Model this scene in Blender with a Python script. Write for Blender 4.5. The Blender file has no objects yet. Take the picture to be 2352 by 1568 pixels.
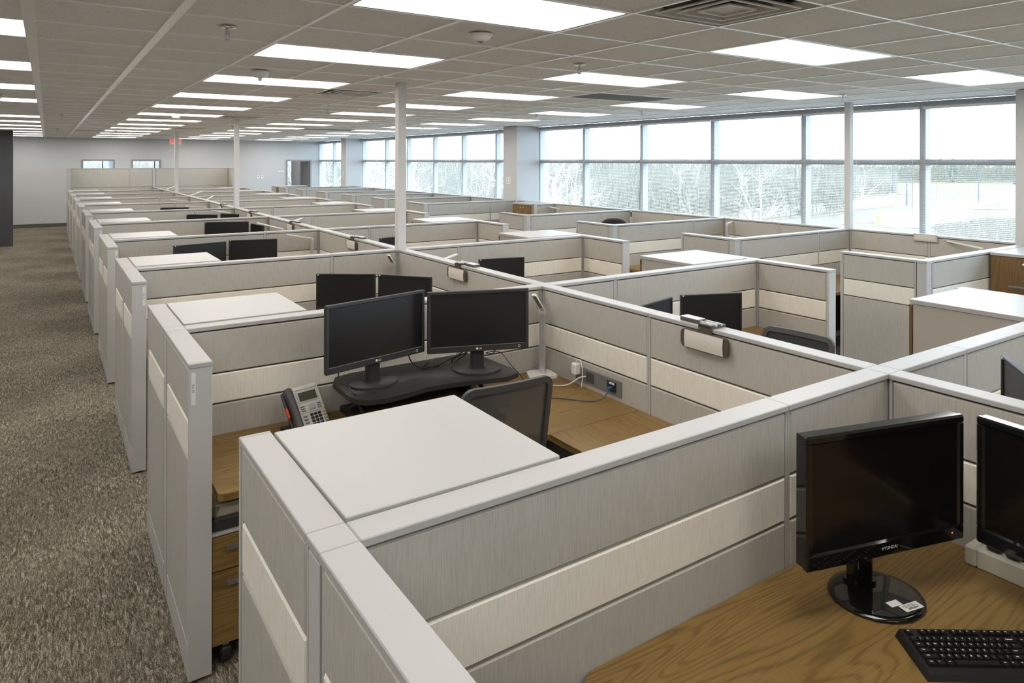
import bpy, bmesh, math, random
from mathutils import Matrix, Vector

SC = bpy.context.scene
COL = SC.collection
RND = random.Random(7)
PI = math.pi

# ------------------------------------------------------------------ camera, world, exposure
CAM_H = 2.063
cam_d = bpy.data.cameras.new('camera')
cam_d.sensor_width = 36.0
cam_d.lens = 36.0 * 1602.8 / 2352.0
cam_d.shift_x = -1.3 / 2352.0
cam_d.shift_y = -414.6 / 2352.0
cam_d.clip_start = 0.02
cam_d.clip_end = 800
cam = bpy.data.objects.new('camera', cam_d)
COL.objects.link(cam)
cam.matrix_world = Matrix.Translation((0, 0, CAM_H)) @ Matrix.Rotation(-0.5883, 4, 'Z') @ Matrix.Rotation(PI / 2, 4, 'X') @ Matrix.Rotation(0.0017, 4, 'Z')
SC.camera = cam

SKY = 9.0
LAMP = 8.3
world = bpy.data.worlds.new('overcast_sky')
SC.world = world
world.use_nodes = True
wn = world.node_tree.nodes
wl = world.node_tree.links
bg = wn['Background']
bg.inputs['Color'].default_value = (0.66, 0.82, 1.0, 1)
bg.inputs['Strength'].default_value = SKY

SC.view_settings.view_transform = 'Standard'
SC.view_settings.look = 'None'
SC.view_settings.exposure = 0.10
SC.view_settings.gamma = 1.0
SC.view_settings.use_curve_mapping = False
SC.cycles.max_bounces = 8
SC.cycles.diffuse_bounces = 5
SC.cycles.glossy_bounces = 3
SC.cycles.transparent_max_bounces = 24
SC.cycles.use_denoising = True
SC.cycles.sample_clamp_indirect = 6

# ------------------------------------------------------------------ layout numbers (metres)
L, S, R = 0.507, 2.685, 4.84          # corridor edge, spine, middle aisle edge of the cubicle blocks
K0, PITCH = 1.447, 2.2098             # first cross row, cubicle pitch
RB, Q, W = 5.93, 8.02, 8.50           # window block: aisle edge, window side panel, glass plane
HALF = 0.0445
ZT = 1.262
CEIL = 2.766
FAR = 25.86
def k(i): return K0 + PITCH * i
ROWS = [2.86, 4.74, 6.60, 8.50]
ROWS2 = [11.85, 13.70, 15.56, 17.44, 19.30, 21.00]
ORD = ['first', 'second', 'third', 'fourth', 'fifth', 'sixth', 'seventh', 'eighth', 'ninth', 'tenth', 'eleventh', 'twelfth', 'thirteenth', 'fourteenth', 'fifteenth', 'sixteenth', 'seventeenth', 'eighteenth', 'nineteenth', 'twentieth']

# ------------------------------------------------------------------ materials
MATS = {}
def mat(name, color, rough=0.5, metal=0.0, spec=0.5, emit=None, coat=0.0):
    m = bpy.data.materials.new(name)
    m.use_nodes = True
    b = m.node_tree.nodes['Principled BSDF']
    b.inputs['Base Color'].default_value = (*color, 1)
    b.inputs['Roughness'].default_value = rough
    b.inputs['Metallic'].default_value = metal
    b.inputs['Specular IOR Level'].default_value = spec
    b.inputs['Coat Weight'].default_value = coat
    if emit:
        b.inputs['Emission Color'].default_value = (*emit[0], 1)
        b.inputs['Emission Strength'].default_value = emit[1]
    MATS[name] = m
    return m

def nodes_of(m):
    nt = m.node_tree
    return nt, nt.nodes, nt.links, nt.nodes['Principled BSDF']

def ramp(n, stops):
    r = n.new('ShaderNodeValToRGB')
    e = r.color_ramp.elements
    while len(e) < len(stops): e.new(0.5)
    for el, (p, c) in zip(e, stops):
        el.position = p
        el.color = (*c, 1)
    return r

def coords(nt, n, l, scale, rnd=True, rot=(0, 0, 0)):
    tc = n.new('ShaderNodeTexCoord')
    mp = n.new('ShaderNodeMapping')
    mp.inputs['Scale'].default_value = scale
    mp.inputs['Rotation'].default_value = rot
    l.new(tc.outputs['Object'], mp.inputs['Vector'])
    if rnd:
        oi = n.new('ShaderNodeObjectInfo')
        ml = n.new('ShaderNodeVectorMath'); ml.operation = 'SCALE'
        cx = n.new('ShaderNodeCombineXYZ')
        for s in ('X', 'Y', 'Z'): l.new(oi.outputs['Random'], cx.inputs[s])
        l.new(cx.outputs[0], ml.inputs[0]); ml.inputs['Scale'].default_value = 37.0
        ad = n.new('ShaderNodeVectorMath'); ad.operation = 'ADD'
        l.new(mp.outputs[0], ad.inputs[0]); l.new(ml.outputs[0], ad.inputs[1])
        return ad.outputs[0]
    return mp.outputs[0]

def noise(n, l, vec, scale, detail=3, rough=0.5, dist=0.0):
    t = n.new('ShaderNodeTexNoise')
    t.inputs['Scale'].default_value = scale
    t.inputs['Detail'].default_value = detail
    t.inputs['Roughness'].default_value = rough
    t.inputs['Distortion'].default_value = dist
    l.new(vec, t.inputs['Vector'])
    return t.outputs['Fac']

def bump(n, l, b, fac, strength=0.1, dist=0.001):
    bp = n.new('ShaderNodeBump')
    bp.inputs['Strength'].default_value = strength
    bp.inputs['Distance'].default_value = dist
    l.new(fac, bp.inputs['Height'])
    l.new(bp.outputs[0], b.inputs['Normal'])

def fabric(name, dark, base, light):
    m = mat(name, base, 0.85, spec=0.25)
    nt, n, l, b = nodes_of(m)
    v = coords(nt, n, l, (380, 380, 14))
    f1 = noise(n, l, v, 1.0, 3, 0.65)
    r = ramp(n, [(0.28, dark), (0.5, base), (0.74, light)])
    l.new(f1, r.inputs[0])
    l.new(r.outputs[0], b.inputs['Base Color'])
    bump(n, l, b, f1, 0.25, 0.001)
    return m

def wood(name, dark, mid, light, axis='x', rough=0.36, grain=1.0):
    m = mat(name, mid, rough, spec=0.4)
    nt, n, l, b = nodes_of(m)
    sc = {'x': (0.55, 5.5, 5.5), 'y': (5.5, 0.55, 5.5), 'z': (5.5, 5.5, 0.55)}[axis]
    fs = {'x': (7, 260, 260), 'y': (260, 7, 260), 'z': (260, 260, 7)}[axis]
    v = coords(nt, n, l, sc)
    big = noise(n, l, v, grain, 1.5, 0.45, 0.25)
    def math_(op, a, b_=None, c_=None):
        q = n.new('ShaderNodeMath'); q.operation = op
        for s_, x in zip(q.inputs, (a, b_, c_)):
            if x is None: continue
            if isinstance(x, (int, float)): s_.default_value = x
            else: l.new(x, s_)
        return q.outputs[0]
    # growth rings: contour lines of a stretched field, thin and dark
    ring = math_('POWER', math_('MULTIPLY_ADD', math_('SINE', math_('MULTIPLY', big, 165.0)), 0.5, 0.5), 3.0)
    fine = noise(n, l, coords(nt, n, l, fs), 1.0, 3, 0.6)
    tone = math_('ADD', math_('MULTIPLY_ADD', ring, -0.17, 0.13), math_('MULTIPLY_ADD', fine, 0.55, 0.12))
    broad = noise(n, l, v, 0.6, 1, 0.5)
    tone = math_('ADD', tone, math_('MULTIPLY_ADD', broad, 0.3, -0.15))
    r = ramp(n, [(0.22, dark), (0.5, mid), (0.78, light)])
    l.new(tone, r.inputs[0])
    l.new(r.outputs[0], b.inputs['Base Color'])
    bump(n, l, b, fine, 0.05, 0.0005)
    return m

fabric('fabric_grey', (0.375, 0.357, 0.317), (0.45, 0.43, 0.385), (0.50, 0.48, 0.43))
fabric('fabric_cream', (0.65, 0.615, 0.535), (0.79, 0.755, 0.67), (0.84, 0.805, 0.725))
mat('panel_paint', (0.52, 0.512, 0.495), 0.45)
mat('stile_paint', (0.46, 0.455, 0.435), 0.45)
mat('cap_paint', (0.435, 0.43, 0.42), 0.42)
mat('panel_core_shade', (0.06, 0.055, 0.05), 0.7)  # near-black core paints in the shadow of the gaps between tiles
mat('white_laminate', (0.435, 0.432, 0.42), 0.38)
mat('taupe_laminate', (0.44, 0.40, 0.355), 0.45)
mat('sticker_white', (0.75, 0.75, 0.72), 0.5)
mat('legend_white', (0.9, 0.9, 0.88), 0.5)
mat('ink', (0.03, 0.03, 0.03), 0.6)
wood('oak_x', (0.105, 0.060, 0.016), (0.220, 0.134, 0.040), (0.30, 0.19, 0.066), 'x')
wood('oak_y', (0.105, 0.060, 0.016), (0.220, 0.134, 0.040), (0.30, 0.19, 0.066), 'y')
wood('oak_z', (0.10, 0.055, 0.018), (0.18, 0.105, 0.038), (0.24, 0.15, 0.06), 'z')
mat('black_plastic', (0.018, 0.018, 0.018), 0.42)
mat('black_matte', (0.028, 0.027, 0.026), 0.6)
mat('riser_black', (0.02, 0.019, 0.018), 0.5)
mat('key_black', (0.010, 0.010, 0.010), 0.5, spec=0.3)
mat('keyboard_case', (0.016, 0.0155, 0.015), 0.5, spec=0.3)
mat('black_gloss', (0.006, 0.006, 0.006), 0.07, coat=0.4)
mat('screen_matte', (0.012, 0.012, 0.013), 0.3)
mat('screen_gloss', (0.006, 0.005, 0.005), 0.12)
mat('dark_grey_plastic', (0.06, 0.058, 0.058), 0.5)
mat('mid_grey_plastic', (0.17, 0.17, 0.17), 0.45)
mat('silver_plastic', (0.62, 0.61, 0.57), 0.38, metal=0.15)
mat('chrome', (0.75, 0.75, 0.75), 0.15, metal=1.0)
mat('steel', (0.32, 0.32, 0.33), 0.35, metal=0.8)
mat('aluminium', (0.60, 0.60, 0.60), 0.38, metal=0.55)
mat('bronze', (0.085, 0.072, 0.052), 0.5)
mat('paper_card', (0.66, 0.62, 0.55), 0.65)
mat('white_plastic', (0.78, 0.77, 0.74), 0.4)
mat('cream_plastic', (0.62, 0.60, 0.50), 0.45)
mat('lcd_olive', (0.07, 0.075, 0.05), 0.25)
mat('red_lens', (0.75, 0.06, 0.01), 0.35)
mat('amber_key', (0.55, 0.33, 0.03), 0.5)
mat('green_key', (0.25, 0.34, 0.08), 0.5)
mat('blue_key', (0.25, 0.28, 0.42), 0.5)
mat('blue_plug', (0.02, 0.12, 0.35), 0.4)
mat('grey_cable', (0.09, 0.095, 0.12), 0.5)
mat('red_led', (0.6, 0.02, 0.02), 0.4, emit=((1, 0.05, 0.04), 2.5))
mat('exit_red', (0.8, 0.05, 0.04), 0.4, emit=((1.0, 0.10, 0.08), 1.1))
mat('wall_paint', (0.58, 0.575, 0.57), 0.7, spec=0.2)
mat('wall_dark', (0.085, 0.085, 0.09), 0.7, spec=0.2)
mat('base_dark', (0.10, 0.095, 0.085), 0.6)
mat('door_grey', (0.30, 0.30, 0.31), 0.5)
mat('mullion_metal', (0.40, 0.40, 0.41), 0.45, metal=0.1)
mat('rail_metal', (0.36, 0.355, 0.345), 0.45, metal=0.1)
mat('blind_white', (0.78, 0.79, 0.80), 0.45)
mat('column_paint', (0.62, 0.61, 0.59), 0.55)
mat('tbar', (0.95, 0.95, 0.95), 0.28, metal=0.35)
mat('vent_metal', (0.62, 0.62, 0.60), 0.5)
mat('vent_tan', (0.50, 0.47, 0.42), 0.45)
mat('vent_dark', (0.02, 0.02, 0.02), 0.7)
mat('return_grille', (0.22, 0.22, 0.22), 0.6)
mat('clear_bulb', (0.8, 0.8, 0.8), 0.1, metal=0.2)
mat('light_frame', (0.75, 0.75, 0.73), 0.5)
mat('diffuser', (0.9, 0.9, 0.88), 0.5, emit=((1.0, 0.955, 0.905), LAMP))
mat('concrete', (0.34, 0.315, 0.285), 0.85)
mat('road_asphalt', (0.125, 0.118, 0.112), 0.9)
mat('pole_grey', (0.10, 0.10, 0.11), 0.6)
mat('bark_pale', (0.50, 0.46, 0.41), 0.9)
mat('bark_grey', (0.23, 0.20, 0.165), 0.9)
mat('twig', (0.215, 0.19, 0.153), 0.9)
mat('twig_green', (0.19, 0.174, 0.13), 0.9)
mat('bank_scrub', (0.24, 0.22, 0.175), 0.9)
mat('conifer', (0.11, 0.16, 0.12), 0.9)
mat('car_white', (0.75, 0.75, 0.76), 0.3)
mat('car_dark', (0.12, 0.10, 0.11), 0.3)
mat('hazard_yellow', (0.8, 0.55, 0.05), 0.6)

# carpet: short wavy dashes whose direction drifts from patch to patch
m = mat('carpet', (0.2, 0.18, 0.15), 0.95, spec=0.1)
nt, n, l, b = nodes_of(m)
def cmath(op, a, b_=None, c_=None):
    q = n.new('ShaderNodeMath'); q.operation = op
    for s_, x in zip(q.inputs, (a, b_, c_)):
        if x is None: continue
        if isinstance(x, (int, float)): s_.default_value = x
        else: l.new(x, s_)
    return q.outputs[0]
vs = coords(nt, n, l, (1, 1, 1), False)
big = noise(n, l, vs, 1.1, 3, 0.6, 0.4)
patch = noise(n, l, vs, 0.9, 2, 0.5)
la = noise(n, l, coords(nt, n, l, (100, 18, 1), False), 1.0, 3, 0.6, 1.2)
lb = noise(n, l, coords(nt, n, l, (100, 18, 1), False, (0, 0, 0.75)), 1.0, 3, 0.6, 1.2)
lc = noise(n, l, coords(nt, n, l, (100, 18, 1), False, (0, 0, -0.6)), 1.0, 3, 0.6, 1.2)
s1 = cmath('MULTIPLY_ADD', patch, 14.0, -7.6); s2 = cmath('MULTIPLY_ADD', patch, -14.0, 6.2)
for q in (s1, s2): q.node.use_clamp = True
ab = cmath('ADD', cmath('MULTIPLY', lb, s1), cmath('MULTIPLY', la, cmath('SUBTRACT', 1.0, s1)))
abc = cmath('ADD', cmath('MULTIPLY', lc, s2), cmath('MULTIPLY', ab, cmath('SUBTRACT', 1.0, s2)))
fine = noise(n, l, vs, 230, 2, 0.75)
tone = cmath('ADD', cmath('MULTIPLY_ADD', abc, 1.35, -0.675), cmath('ADD', cmath('MULTIPLY_ADD', fine, 1.5, -0.25), cmath('MULTIPLY_ADD', big, 0.26, -0.15)))
r = ramp(n, [(0.16, (0.035, 0.028, 0.018)), (0.5, (0.160, 0.138, 0.101)), (0.84, (0.55, 0.495, 0.39))])
l.new(tone, r.inputs[0]); l.new(r.outputs[0], b.inputs['Base Color'])
bump(n, l, b, fine, 0.5, 0.004)

# ceiling tile
m = mat('ceiling_tile', (0.60, 0.585, 0.56), 0.9, spec=0.1)
nt, n, l, b = nodes_of(m)
v = coords(nt, n, l, (1, 1, 1))
f = noise(n, l, v, 120, 2, 0.5)
r = ramp(n, [(0.24, (0.42, 0.405, 0.385)), (0.36, (0.78, 0.77, 0.75)), (0.7, (0.85, 0.84, 0.82))])
l.new(f, r.inputs[0]); l.new(r.outputs[0], b.inputs['Base Color'])
bump(n, l, b, f, 0.3, 0.002)

# grass
m = mat('dry_grass', (0.5, 0.5, 0.4), 0.95, spec=0.05)
nt, n, l, b = nodes_of(m)
v = coords(nt, n, l, (1, 1, 1), False)
f = noise(n, l, v, 0.12, 5, 0.65)
r = ramp(n, [(0.3, (0.125, 0.112, 0.073)), (0.55, (0.165, 0.143, 0.095)), (0.75, (0.205, 0.178, 0.13))])
l.new(f, r.inputs[0]); l.new(r.outputs[0], b.inputs['Base Color'])

# camouflage cushion
m = mat('cushion_print', (0.12, 0.12, 0.1), 0.8)
nt, n, l, b = nodes_of(m)
v = coords(nt, n, l, (9, 9, 9), False)
vo = n.new('ShaderNodeTexVoronoi'); vo.inputs['Scale'].default_value = 1.2
l.new(v, vo.inputs['Vector'])
r = ramp(n, [(0.0, (0.03, 0.03, 0.03)), (0.35, (0.10, 0.11, 0.12)), (0.6, (0.13, 0.13, 0.075)), (0.85, (0.30, 0.28, 0.2))])
r.color_ramp.interpolation = 'CONSTANT'
sp = n.new('ShaderNodeSeparateColor'); l.new(vo.outputs['Color'], sp.inputs[0])
l.new(sp.outputs[0], r.inputs[0]); l.new(r.outputs[0], b.inputs['Base Color'])

# glass: clear pane with a faint mirror reflection
m = bpy.data.materials.new('window_glass'); m.use_nodes = True; MATS['window_glass'] = m
nt = m.node_tree; nt.nodes.clear()
o_ = nt.nodes.new('ShaderNodeOutputMaterial'); tr = nt.nodes.new('ShaderNodeBsdfTransparent'); gl = nt.nodes.new('ShaderNodeBsdfGlossy')
gl.inputs['Roughness'].default_value = 0.02
tr.inputs['Color'].default_value = (0.93, 0.96, 0.96, 1)
fr = nt.nodes.new('ShaderNodeFresnel'); fr.inputs['IOR'].default_value = 1.35
mx = nt.nodes.new('ShaderNodeMixShader')
ge = nt.nodes.new('ShaderNodeNewGeometry'); fm = nt.nodes.new('ShaderNodeMath'); fm.operation = 'SUBTRACT'; fm.use_clamp = True
nt.links.new(fr.outputs[0], fm.inputs[0]); nt.links.new(ge.outputs['Backfacing'], fm.inputs[1])
nt.links.new(fm.outputs[0], mx.inputs[0]); nt.links.new(tr.outputs[0], mx.inputs[1]); nt.links.new(gl.outputs[0], mx.inputs[2]); nt.links.new(mx.outputs[0], o_.inputs[0])

# woven chair mesh: fine open weave
m = bpy.data.materials.new('chair_mesh'); m.use_nodes = True; MATS['chair_mesh'] = m
nt = m.node_tree; b = nt.nodes['Principled BSDF']
b.inputs['Base Color'].default_value = (0.075, 0.073, 0.070, 1); b.inputs['Roughness'].default_value = 0.8
tr = nt.nodes.new('ShaderNodeBsdfTransparent'); mx = nt.nodes.new('ShaderNodeMixShader')
mx.inputs[0].default_value = 0.88
nt.links.new(tr.outputs[0], mx.inputs[1]); nt.links.new(b.outputs[0], mx.inputs[2])
nt.links.new(mx.outputs[0], nt.nodes['Material Output'].inputs[0])

# ------------------------------------------------------------------ mesh helpers
class MB:
    def __init__(s):
        s.v = []; s.f = []; s.sm = []
    def _add(s, vs, fs, M=None, smooth=False):
        o = len(s.v)
        for p in vs:
            s.v.append(tuple(M @ Vector(p)) if M is not None else tuple(p))
        for f in fs:
            s.f.append([i + o for i in f]); s.sm.append(smooth)
    def box(s, x0, y0, z0, x1, y1, z1, M=None):
        vs = [(x0, y0, z0), (x1, y0, z0), (x1, y1, z0), (x0, y1, z0), (x0, y0, z1), (x1, y0, z1), (x1, y1, z1), (x0, y1, z1)]
        fs = [(3, 2, 1, 0), (4, 5, 6, 7), (0, 1, 5, 4), (1, 2, 6, 5), (2, 3, 7, 6), (3, 0, 4, 7)]
        s._add(vs, fs, M); return s
    def cbox(s, x0, y0, z0, x1, y1, z1, c=0.003, M=None):
        # box with all edges chamfered
        o = len(s.v)
        bm = bmesh.new()
        bmesh.ops.create_cube(bm, size=1.0)
        for q in bm.verts:
            q.co = Vector(((x0 + x1) / 2 + q.co.x * (x1 - x0), (y0 + y1) / 2 + q.co.y * (y1 - y0), (z0 + z1) / 2 + q.co.z * (z1 - z0)))
        bmesh.ops.bevel(bm, geom=list(bm.edges), offset=c, segments=1, affect='EDGES', profile=0.5)
        bm.verts.index_update()
        s._add([q.co.copy() for q in bm.verts], [[q.index for q in f.verts] for f in bm.faces], M)
        bm.free(); return s
    def prism(s, poly, z0, z1, M=None, smooth=False):
        n_ = len(poly)
        vs = [(x, y, z0) for x, y in poly] + [(x, y, z1) for x, y in poly]
        fs = [list(range(n_))[::-1], list(range(n_, 2 * n_))]
        s._add(vs, fs, M)
        s._add(vs, [(i, (i + 1) % n_, n_ + (i + 1) % n_, n_ + i) for i in range(n_)], M, smooth)
        return s
    def tube(s, pts, r, n=8, caps=True, smooth=True, M=None):
        pts = [Vector(p) for p in pts]
        rs = r if isinstance(r, (list, tuple)) else [r] * len(pts)
        vs = []; fs = []
        prev = None
        for i, p in enumerate(pts):
            a = pts[max(i - 1, 0)]; c = pts[min(i + 1, len(pts) - 1)]
            d = (c - a)
            if d.length < 1e-9: d = Vector((0, 0, 1))
            d.normalize()
            if prev is None:
                up = Vector((0, 0, 1)) if abs(d.z) < 0.95 else Vector((1, 0, 0))
                x = d.cross(up).normalized()
            else:
                x = (prev - d * prev.dot(d)).normalized()
            prev = x
            y = d.cross(x)
            for j in range(n):
                t = 2 * PI * j / n
                vs.append(p + (x * math.cos(t) + y * math.sin(t)) * rs[i])
        for i in range(len(pts) - 1):
            for j in range(n):
                fs.append((i * n + j, i * n + (j + 1) % n, (i + 1) * n + (j + 1) % n, (i + 1) * n + j))
        s._add(vs, fs, M, smooth)
        if caps:
            s._add(vs[:n], [list(range(n))[::-1]], M); s._add(vs[-n:], [list(range(n))], M)
        return s
    def lathe(s, prof, n=20, M=None, smooth=True, sx=1.0, sy=1.0):
        vs = []; fs = []
        for (r_, z) in prof:
            for j in range(n):
                t = 2 * PI * j / n
                vs.append((r_ * math.cos(t) * sx, r_ * math.sin(t) * sy, z))
        for i in range(len(prof) - 1):
            for j in range(n):
                fs.append((i * n + j, i * n + (j + 1) % n, (i + 1) * n + (j + 1) % n, (i + 1) * n + j))
        s._add(vs, fs, M, smooth)
        s._add(vs[:n], [list(range(n))[::-1]], M); s._add(vs[-n:], [list(range(n))], M)
        return s
    def quad(s, a, b_, c, d, M=None):
        s._add([a, b_, c, d], [(0, 1, 2, 3)], M); return s
    def mesh(s, name, m=None):
        me = bpy.data.meshes.new(name)
        me.from_pydata(s.v, [], s.f)
        me.polygons.foreach_set('use_smooth', s.sm)
        if m: me.materials.append(MATS[m])
        me.update()
        return me

def add(name, me, parent=None, loc=(0, 0, 0), rz=0.0, M=None, **props):
    o = bpy.data.objects.new(name, me)
    COL.objects.link(o)
    if parent: o.parent = parent
    if M is not None: o.matrix_local = M
    else:
        o.location = loc
        o.rotation_euler = (0, 0, rz)
    for a, v_ in props.items(): o[a] = v_
    return o

def obj(name, mb, m, parent=None, loc=(0, 0, 0), rz=0.0, **props):
    return add(name, mb.mesh(name, m), parent, loc, rz, **props)

def thing(name, label, cat, loc=(0, 0, 0), rz=0.0, group=None):
    o = add(name, None, None, loc, rz)
    o.empty_display_size = 0.1
    o['label'] = label; o['category'] = cat
    if group: o['group'] = group
    return o

def tag(o, label, cat, group=None):
    o['label'] = label; o['category'] = cat
    if group: o['group'] = group
    return o

def struct(name, mb=None, m=None, parent=None, loc=(0, 0, 0), rz=0.0):
    o = add(name, mb.mesh(name, m) if mb else None, parent, loc, rz)
    if not parent: o['kind'] = 'structure'
    return o

CACHE = {}
def cached(key, fn):
    if key not in CACHE: CACHE[key] = fn()
    return CACHE[key]

def copy_tree(o, parent=None):
    c = o.copy(); COL.objects.link(c)
    if parent: c.parent = parent
    for ch in list(o.children): copy_tree(ch, c)
    return c

def text_mesh(s, size, m, extrude=0.0003, bold=0.0):
    def mk():
        cu = bpy.data.curves.new('lettering', 'FONT')
        cu.body = s; cu.size = size; cu.extrude = extrude; cu.offset = bold
        cu.align_x = 'CENTER'; cu.align_y = 'CENTER'; cu.resolution_u = 2
        t = bpy.data.objects.new('lettering', cu); COL.objects.link(t)
        dg = bpy.context.evaluated_depsgraph_get()
        me = bpy.data.meshes.new_from_object(t.evaluated_get(dg))
        bpy.data.objects.remove(t); bpy.data.curves.remove(cu)
        me.materials.clear(); me.materials.append(MATS[m])
        return me
    return cached(('txt', s, size, m, extrude, bold), mk)

def rrect(x0, y0, x1, y1, r, n=5):
    pts = []
    for (cx, cy, a0) in ((x1 - r, y0 + r, -90), (x1 - r, y1 - r, 0), (x0 + r, y1 - r, 90), (x0 + r, y0 + r, 180)):
        for i in range(n + 1):
            a = math.radians(a0 + 90 * i / n)
            pts.append((cx + r * math.cos(a), cy + r * math.sin(a)))
    return pts

# ------------------------------------------------------------------ room shell
X0, Y0 = -3.2, -6.1
struct('floor', MB().box(X0, Y0, -0.15, W + 0.25, 33.4, 0.0), 'carpet')
struct('wall_left', MB().box(X0 - 0.15, Y0, 0, X0, FAR, 2.9), 'wall_paint')
struct('wall_back', MB().box(X0, Y0 - 0.15, 0, W + 0.25, Y0, 2.9), 'wall_paint')
struct('baseboard_left', MB().box(X0, Y0, 0, X0 + 0.012, FAR, 0.1), 'base_dark')
# dark accent wall stub at the end of the corridor
struct('wall_corridor', MB().box(X0, 20.53, 0, -0.68, 20.75, 2.766), 'wall_dark')

# far wall with three door openings
doors = [(0.90, 1.82), (2.29, 3.17), (7.28, 8.21)]
fw = MB()
xs = [X0]
for a, c in doors: xs += [a, c]
xs.append(W + 0.25)
for i in range(0, len(xs), 2):
    fw.box(xs[i], FAR, 0, xs[i + 1], FAR + 0.13, 2.9)
for a, c in doors: fw.box(a, FAR, 2.09, c, FAR + 0.13, 2.9)
struct('wall_far', fw, 'wall_paint')
bb = MB()
for i in range(0, len(xs), 2): bb.box(xs[i], FAR - 0.012, 0, xs[i + 1], FAR, 0.11)
struct('baseboard_far', bb, 'base_dark')
for i, (a, c) in enumerate(doors):
    d = struct('door_%d' % (i + 1))
    f_ = MB().box(a, FAR - 0.02, 0, a + 0.05, FAR + 0.15, 2.09).box(c - 0.05, FAR - 0.02, 0, c, FAR + 0.15, 2.09).box(a + 0.05, FAR - 0.02, 2.035, c - 0.05, FAR + 0.15, 2.09)
    obj('frame', f_, 'door_grey', d)
    if i == 2:
        obj('leaf', MB().box(8.10, FAR + 0.17, 0.01, 8.145, FAR + 1.0, 2.03), 'door_grey', d)
        obj('handle', MB().tube([(8.10, FAR + 0.92, 1.0), (8.05, FAR + 0.92, 1.0), (8.05, FAR + 0.8, 1.0)], 0.009), 'steel', d)
# offices beyond the far wall
ob = MB()
YB = 33.0
ob.box(X0, YB, 0, -0.2, YB + 0.2, 2.9).box(-0.2, YB, 0, 4.6, YB + 0.2, 0.8).box(-0.2, YB, 2.5, 4.6, YB + 0.2, 2.9).box(4.6, YB, 0, 6.9, YB + 0.2, 2.9)
ob.box(6.9, YB, 0, W + 0.25, YB + 0.2, 2.9)
ob.box(X0 - 0.15, FAR, 0, X0, YB + 0.2, 2.9)
struct('wall_office', ob, 'wall_paint')
struct('wall_office_divider', MB().box(2.02, FAR + 0.13, 0, 2.12, YB, 2.9).box(5.6, FAR + 0.13, 0, 5.7, YB, 2.9), 'wall_paint')
wo = struct('window_30')
om = MB()
for x in (-0.2, 0.95, 1.86, 2.7, 3.76, 4.55): om.box(x, YB + 0.02, 0.8, x + 0.05, YB + 0.12, 2.5)
om.box(-0.2, YB + 0.02, 2.42, 4.6, YB + 0.12, 2.5)
obj('frame', om, 'rail_metal', wo)
obj('pane', MB().box(-0.15, YB + 0.06, 0.8, 4.55, YB + 0.066, 2.42), 'window_glass', wo)
wo = struct('window_31')
obj('frame', MB().box(W, 29.35, 0.82, W + 0.1, 29.41, 2.6).box(W, 31.34, 0.82, W + 0.1, 31.4, 2.6).box(W, 29.41, 2.54, W + 0.1, 31.34, 2.6), 'rail_metal', wo)
obj('pane', MB().box(W + 0.05, 29.41, 0.82, W + 0.056, 31.34, 2.54), 'window_glass', wo)

# window wall: sill wall, pillars
struct('wall_right', MB().box(W, Y0, 0, W + 0.25, YB + 0.2, 0.82), 'wall_paint')
struct('trim_1', MB().box(W - 0.05, Y0, 0.82, W + 0.02, FAR, 0.845), 'wall_paint')
PILL = [(2.45, 2.97), (11.74, 12.25), (21.50, 21.95)]
for a, c in PILL:
    struct('pillar', MB().box(7.94, a, 0, W + 0.25, c, 2.766), 'wall_paint')
struct('wall_right_corner', MB().box(W, FAR - 0.02, 0.82, W + 0.25, 29.35, 2.9).box(W, 31.4, 0.82, W + 0.25, YB + 0.2, 2.9).box(W, 29.35, 2.6, W + 0.25, 31.4, 2.9), 'wall_paint')

# windows: bays between mullion centres
bays = []
def add_bays(ms):
    for a, c in zip(ms[:-1], ms[1:]): bays.append((a, c))
add_bays([-6.1, -5.1, -3.55, -2.0, -0.47, 1.08, 2.45])
add_bays([2.97, 4.12, 5.66, 7.21, 8.75, 10.30, 11.74])
add_bays([12.25, 13.42, 14.97, 16.50, 18.13, 19.65, 21.50])
add_bays([21.95, 24.30, 25.84])
for i, (a, c) in enumerate(bays):
    w_ = struct('window_%d' % (i + 1))
    mw = 0.034
    fr_ = MB().box(W + 0.0, a, 0.845, W + 0.12, a + mw, 2.766).box(W + 0.0, c - mw, 0.845, W + 0.12, c, 2.766)
    obj('mullion', fr_, 'mullion_metal', w_)
    obj('rail', MB().box(W + 0.0, a + mw, 2.022, W + 0.12, c - mw, 2.088), 'rail_metal', w_)
    obj('head', MB().box(W + 0.0, a + mw, 2.70, W + 0.12, c - mw, 2.766), 'mullion_metal', w_)
    obj('pane', MB().box(W + 0.06, a + mw, 0.845, W + 0.066, c - mw, 2.022), 'window_glass', w_)
    obj('pane', MB().box(W + 0.06, a + mw, 2.088, W + 0.066, c - mw, 2.70), 'window_glass', w_)

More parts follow.
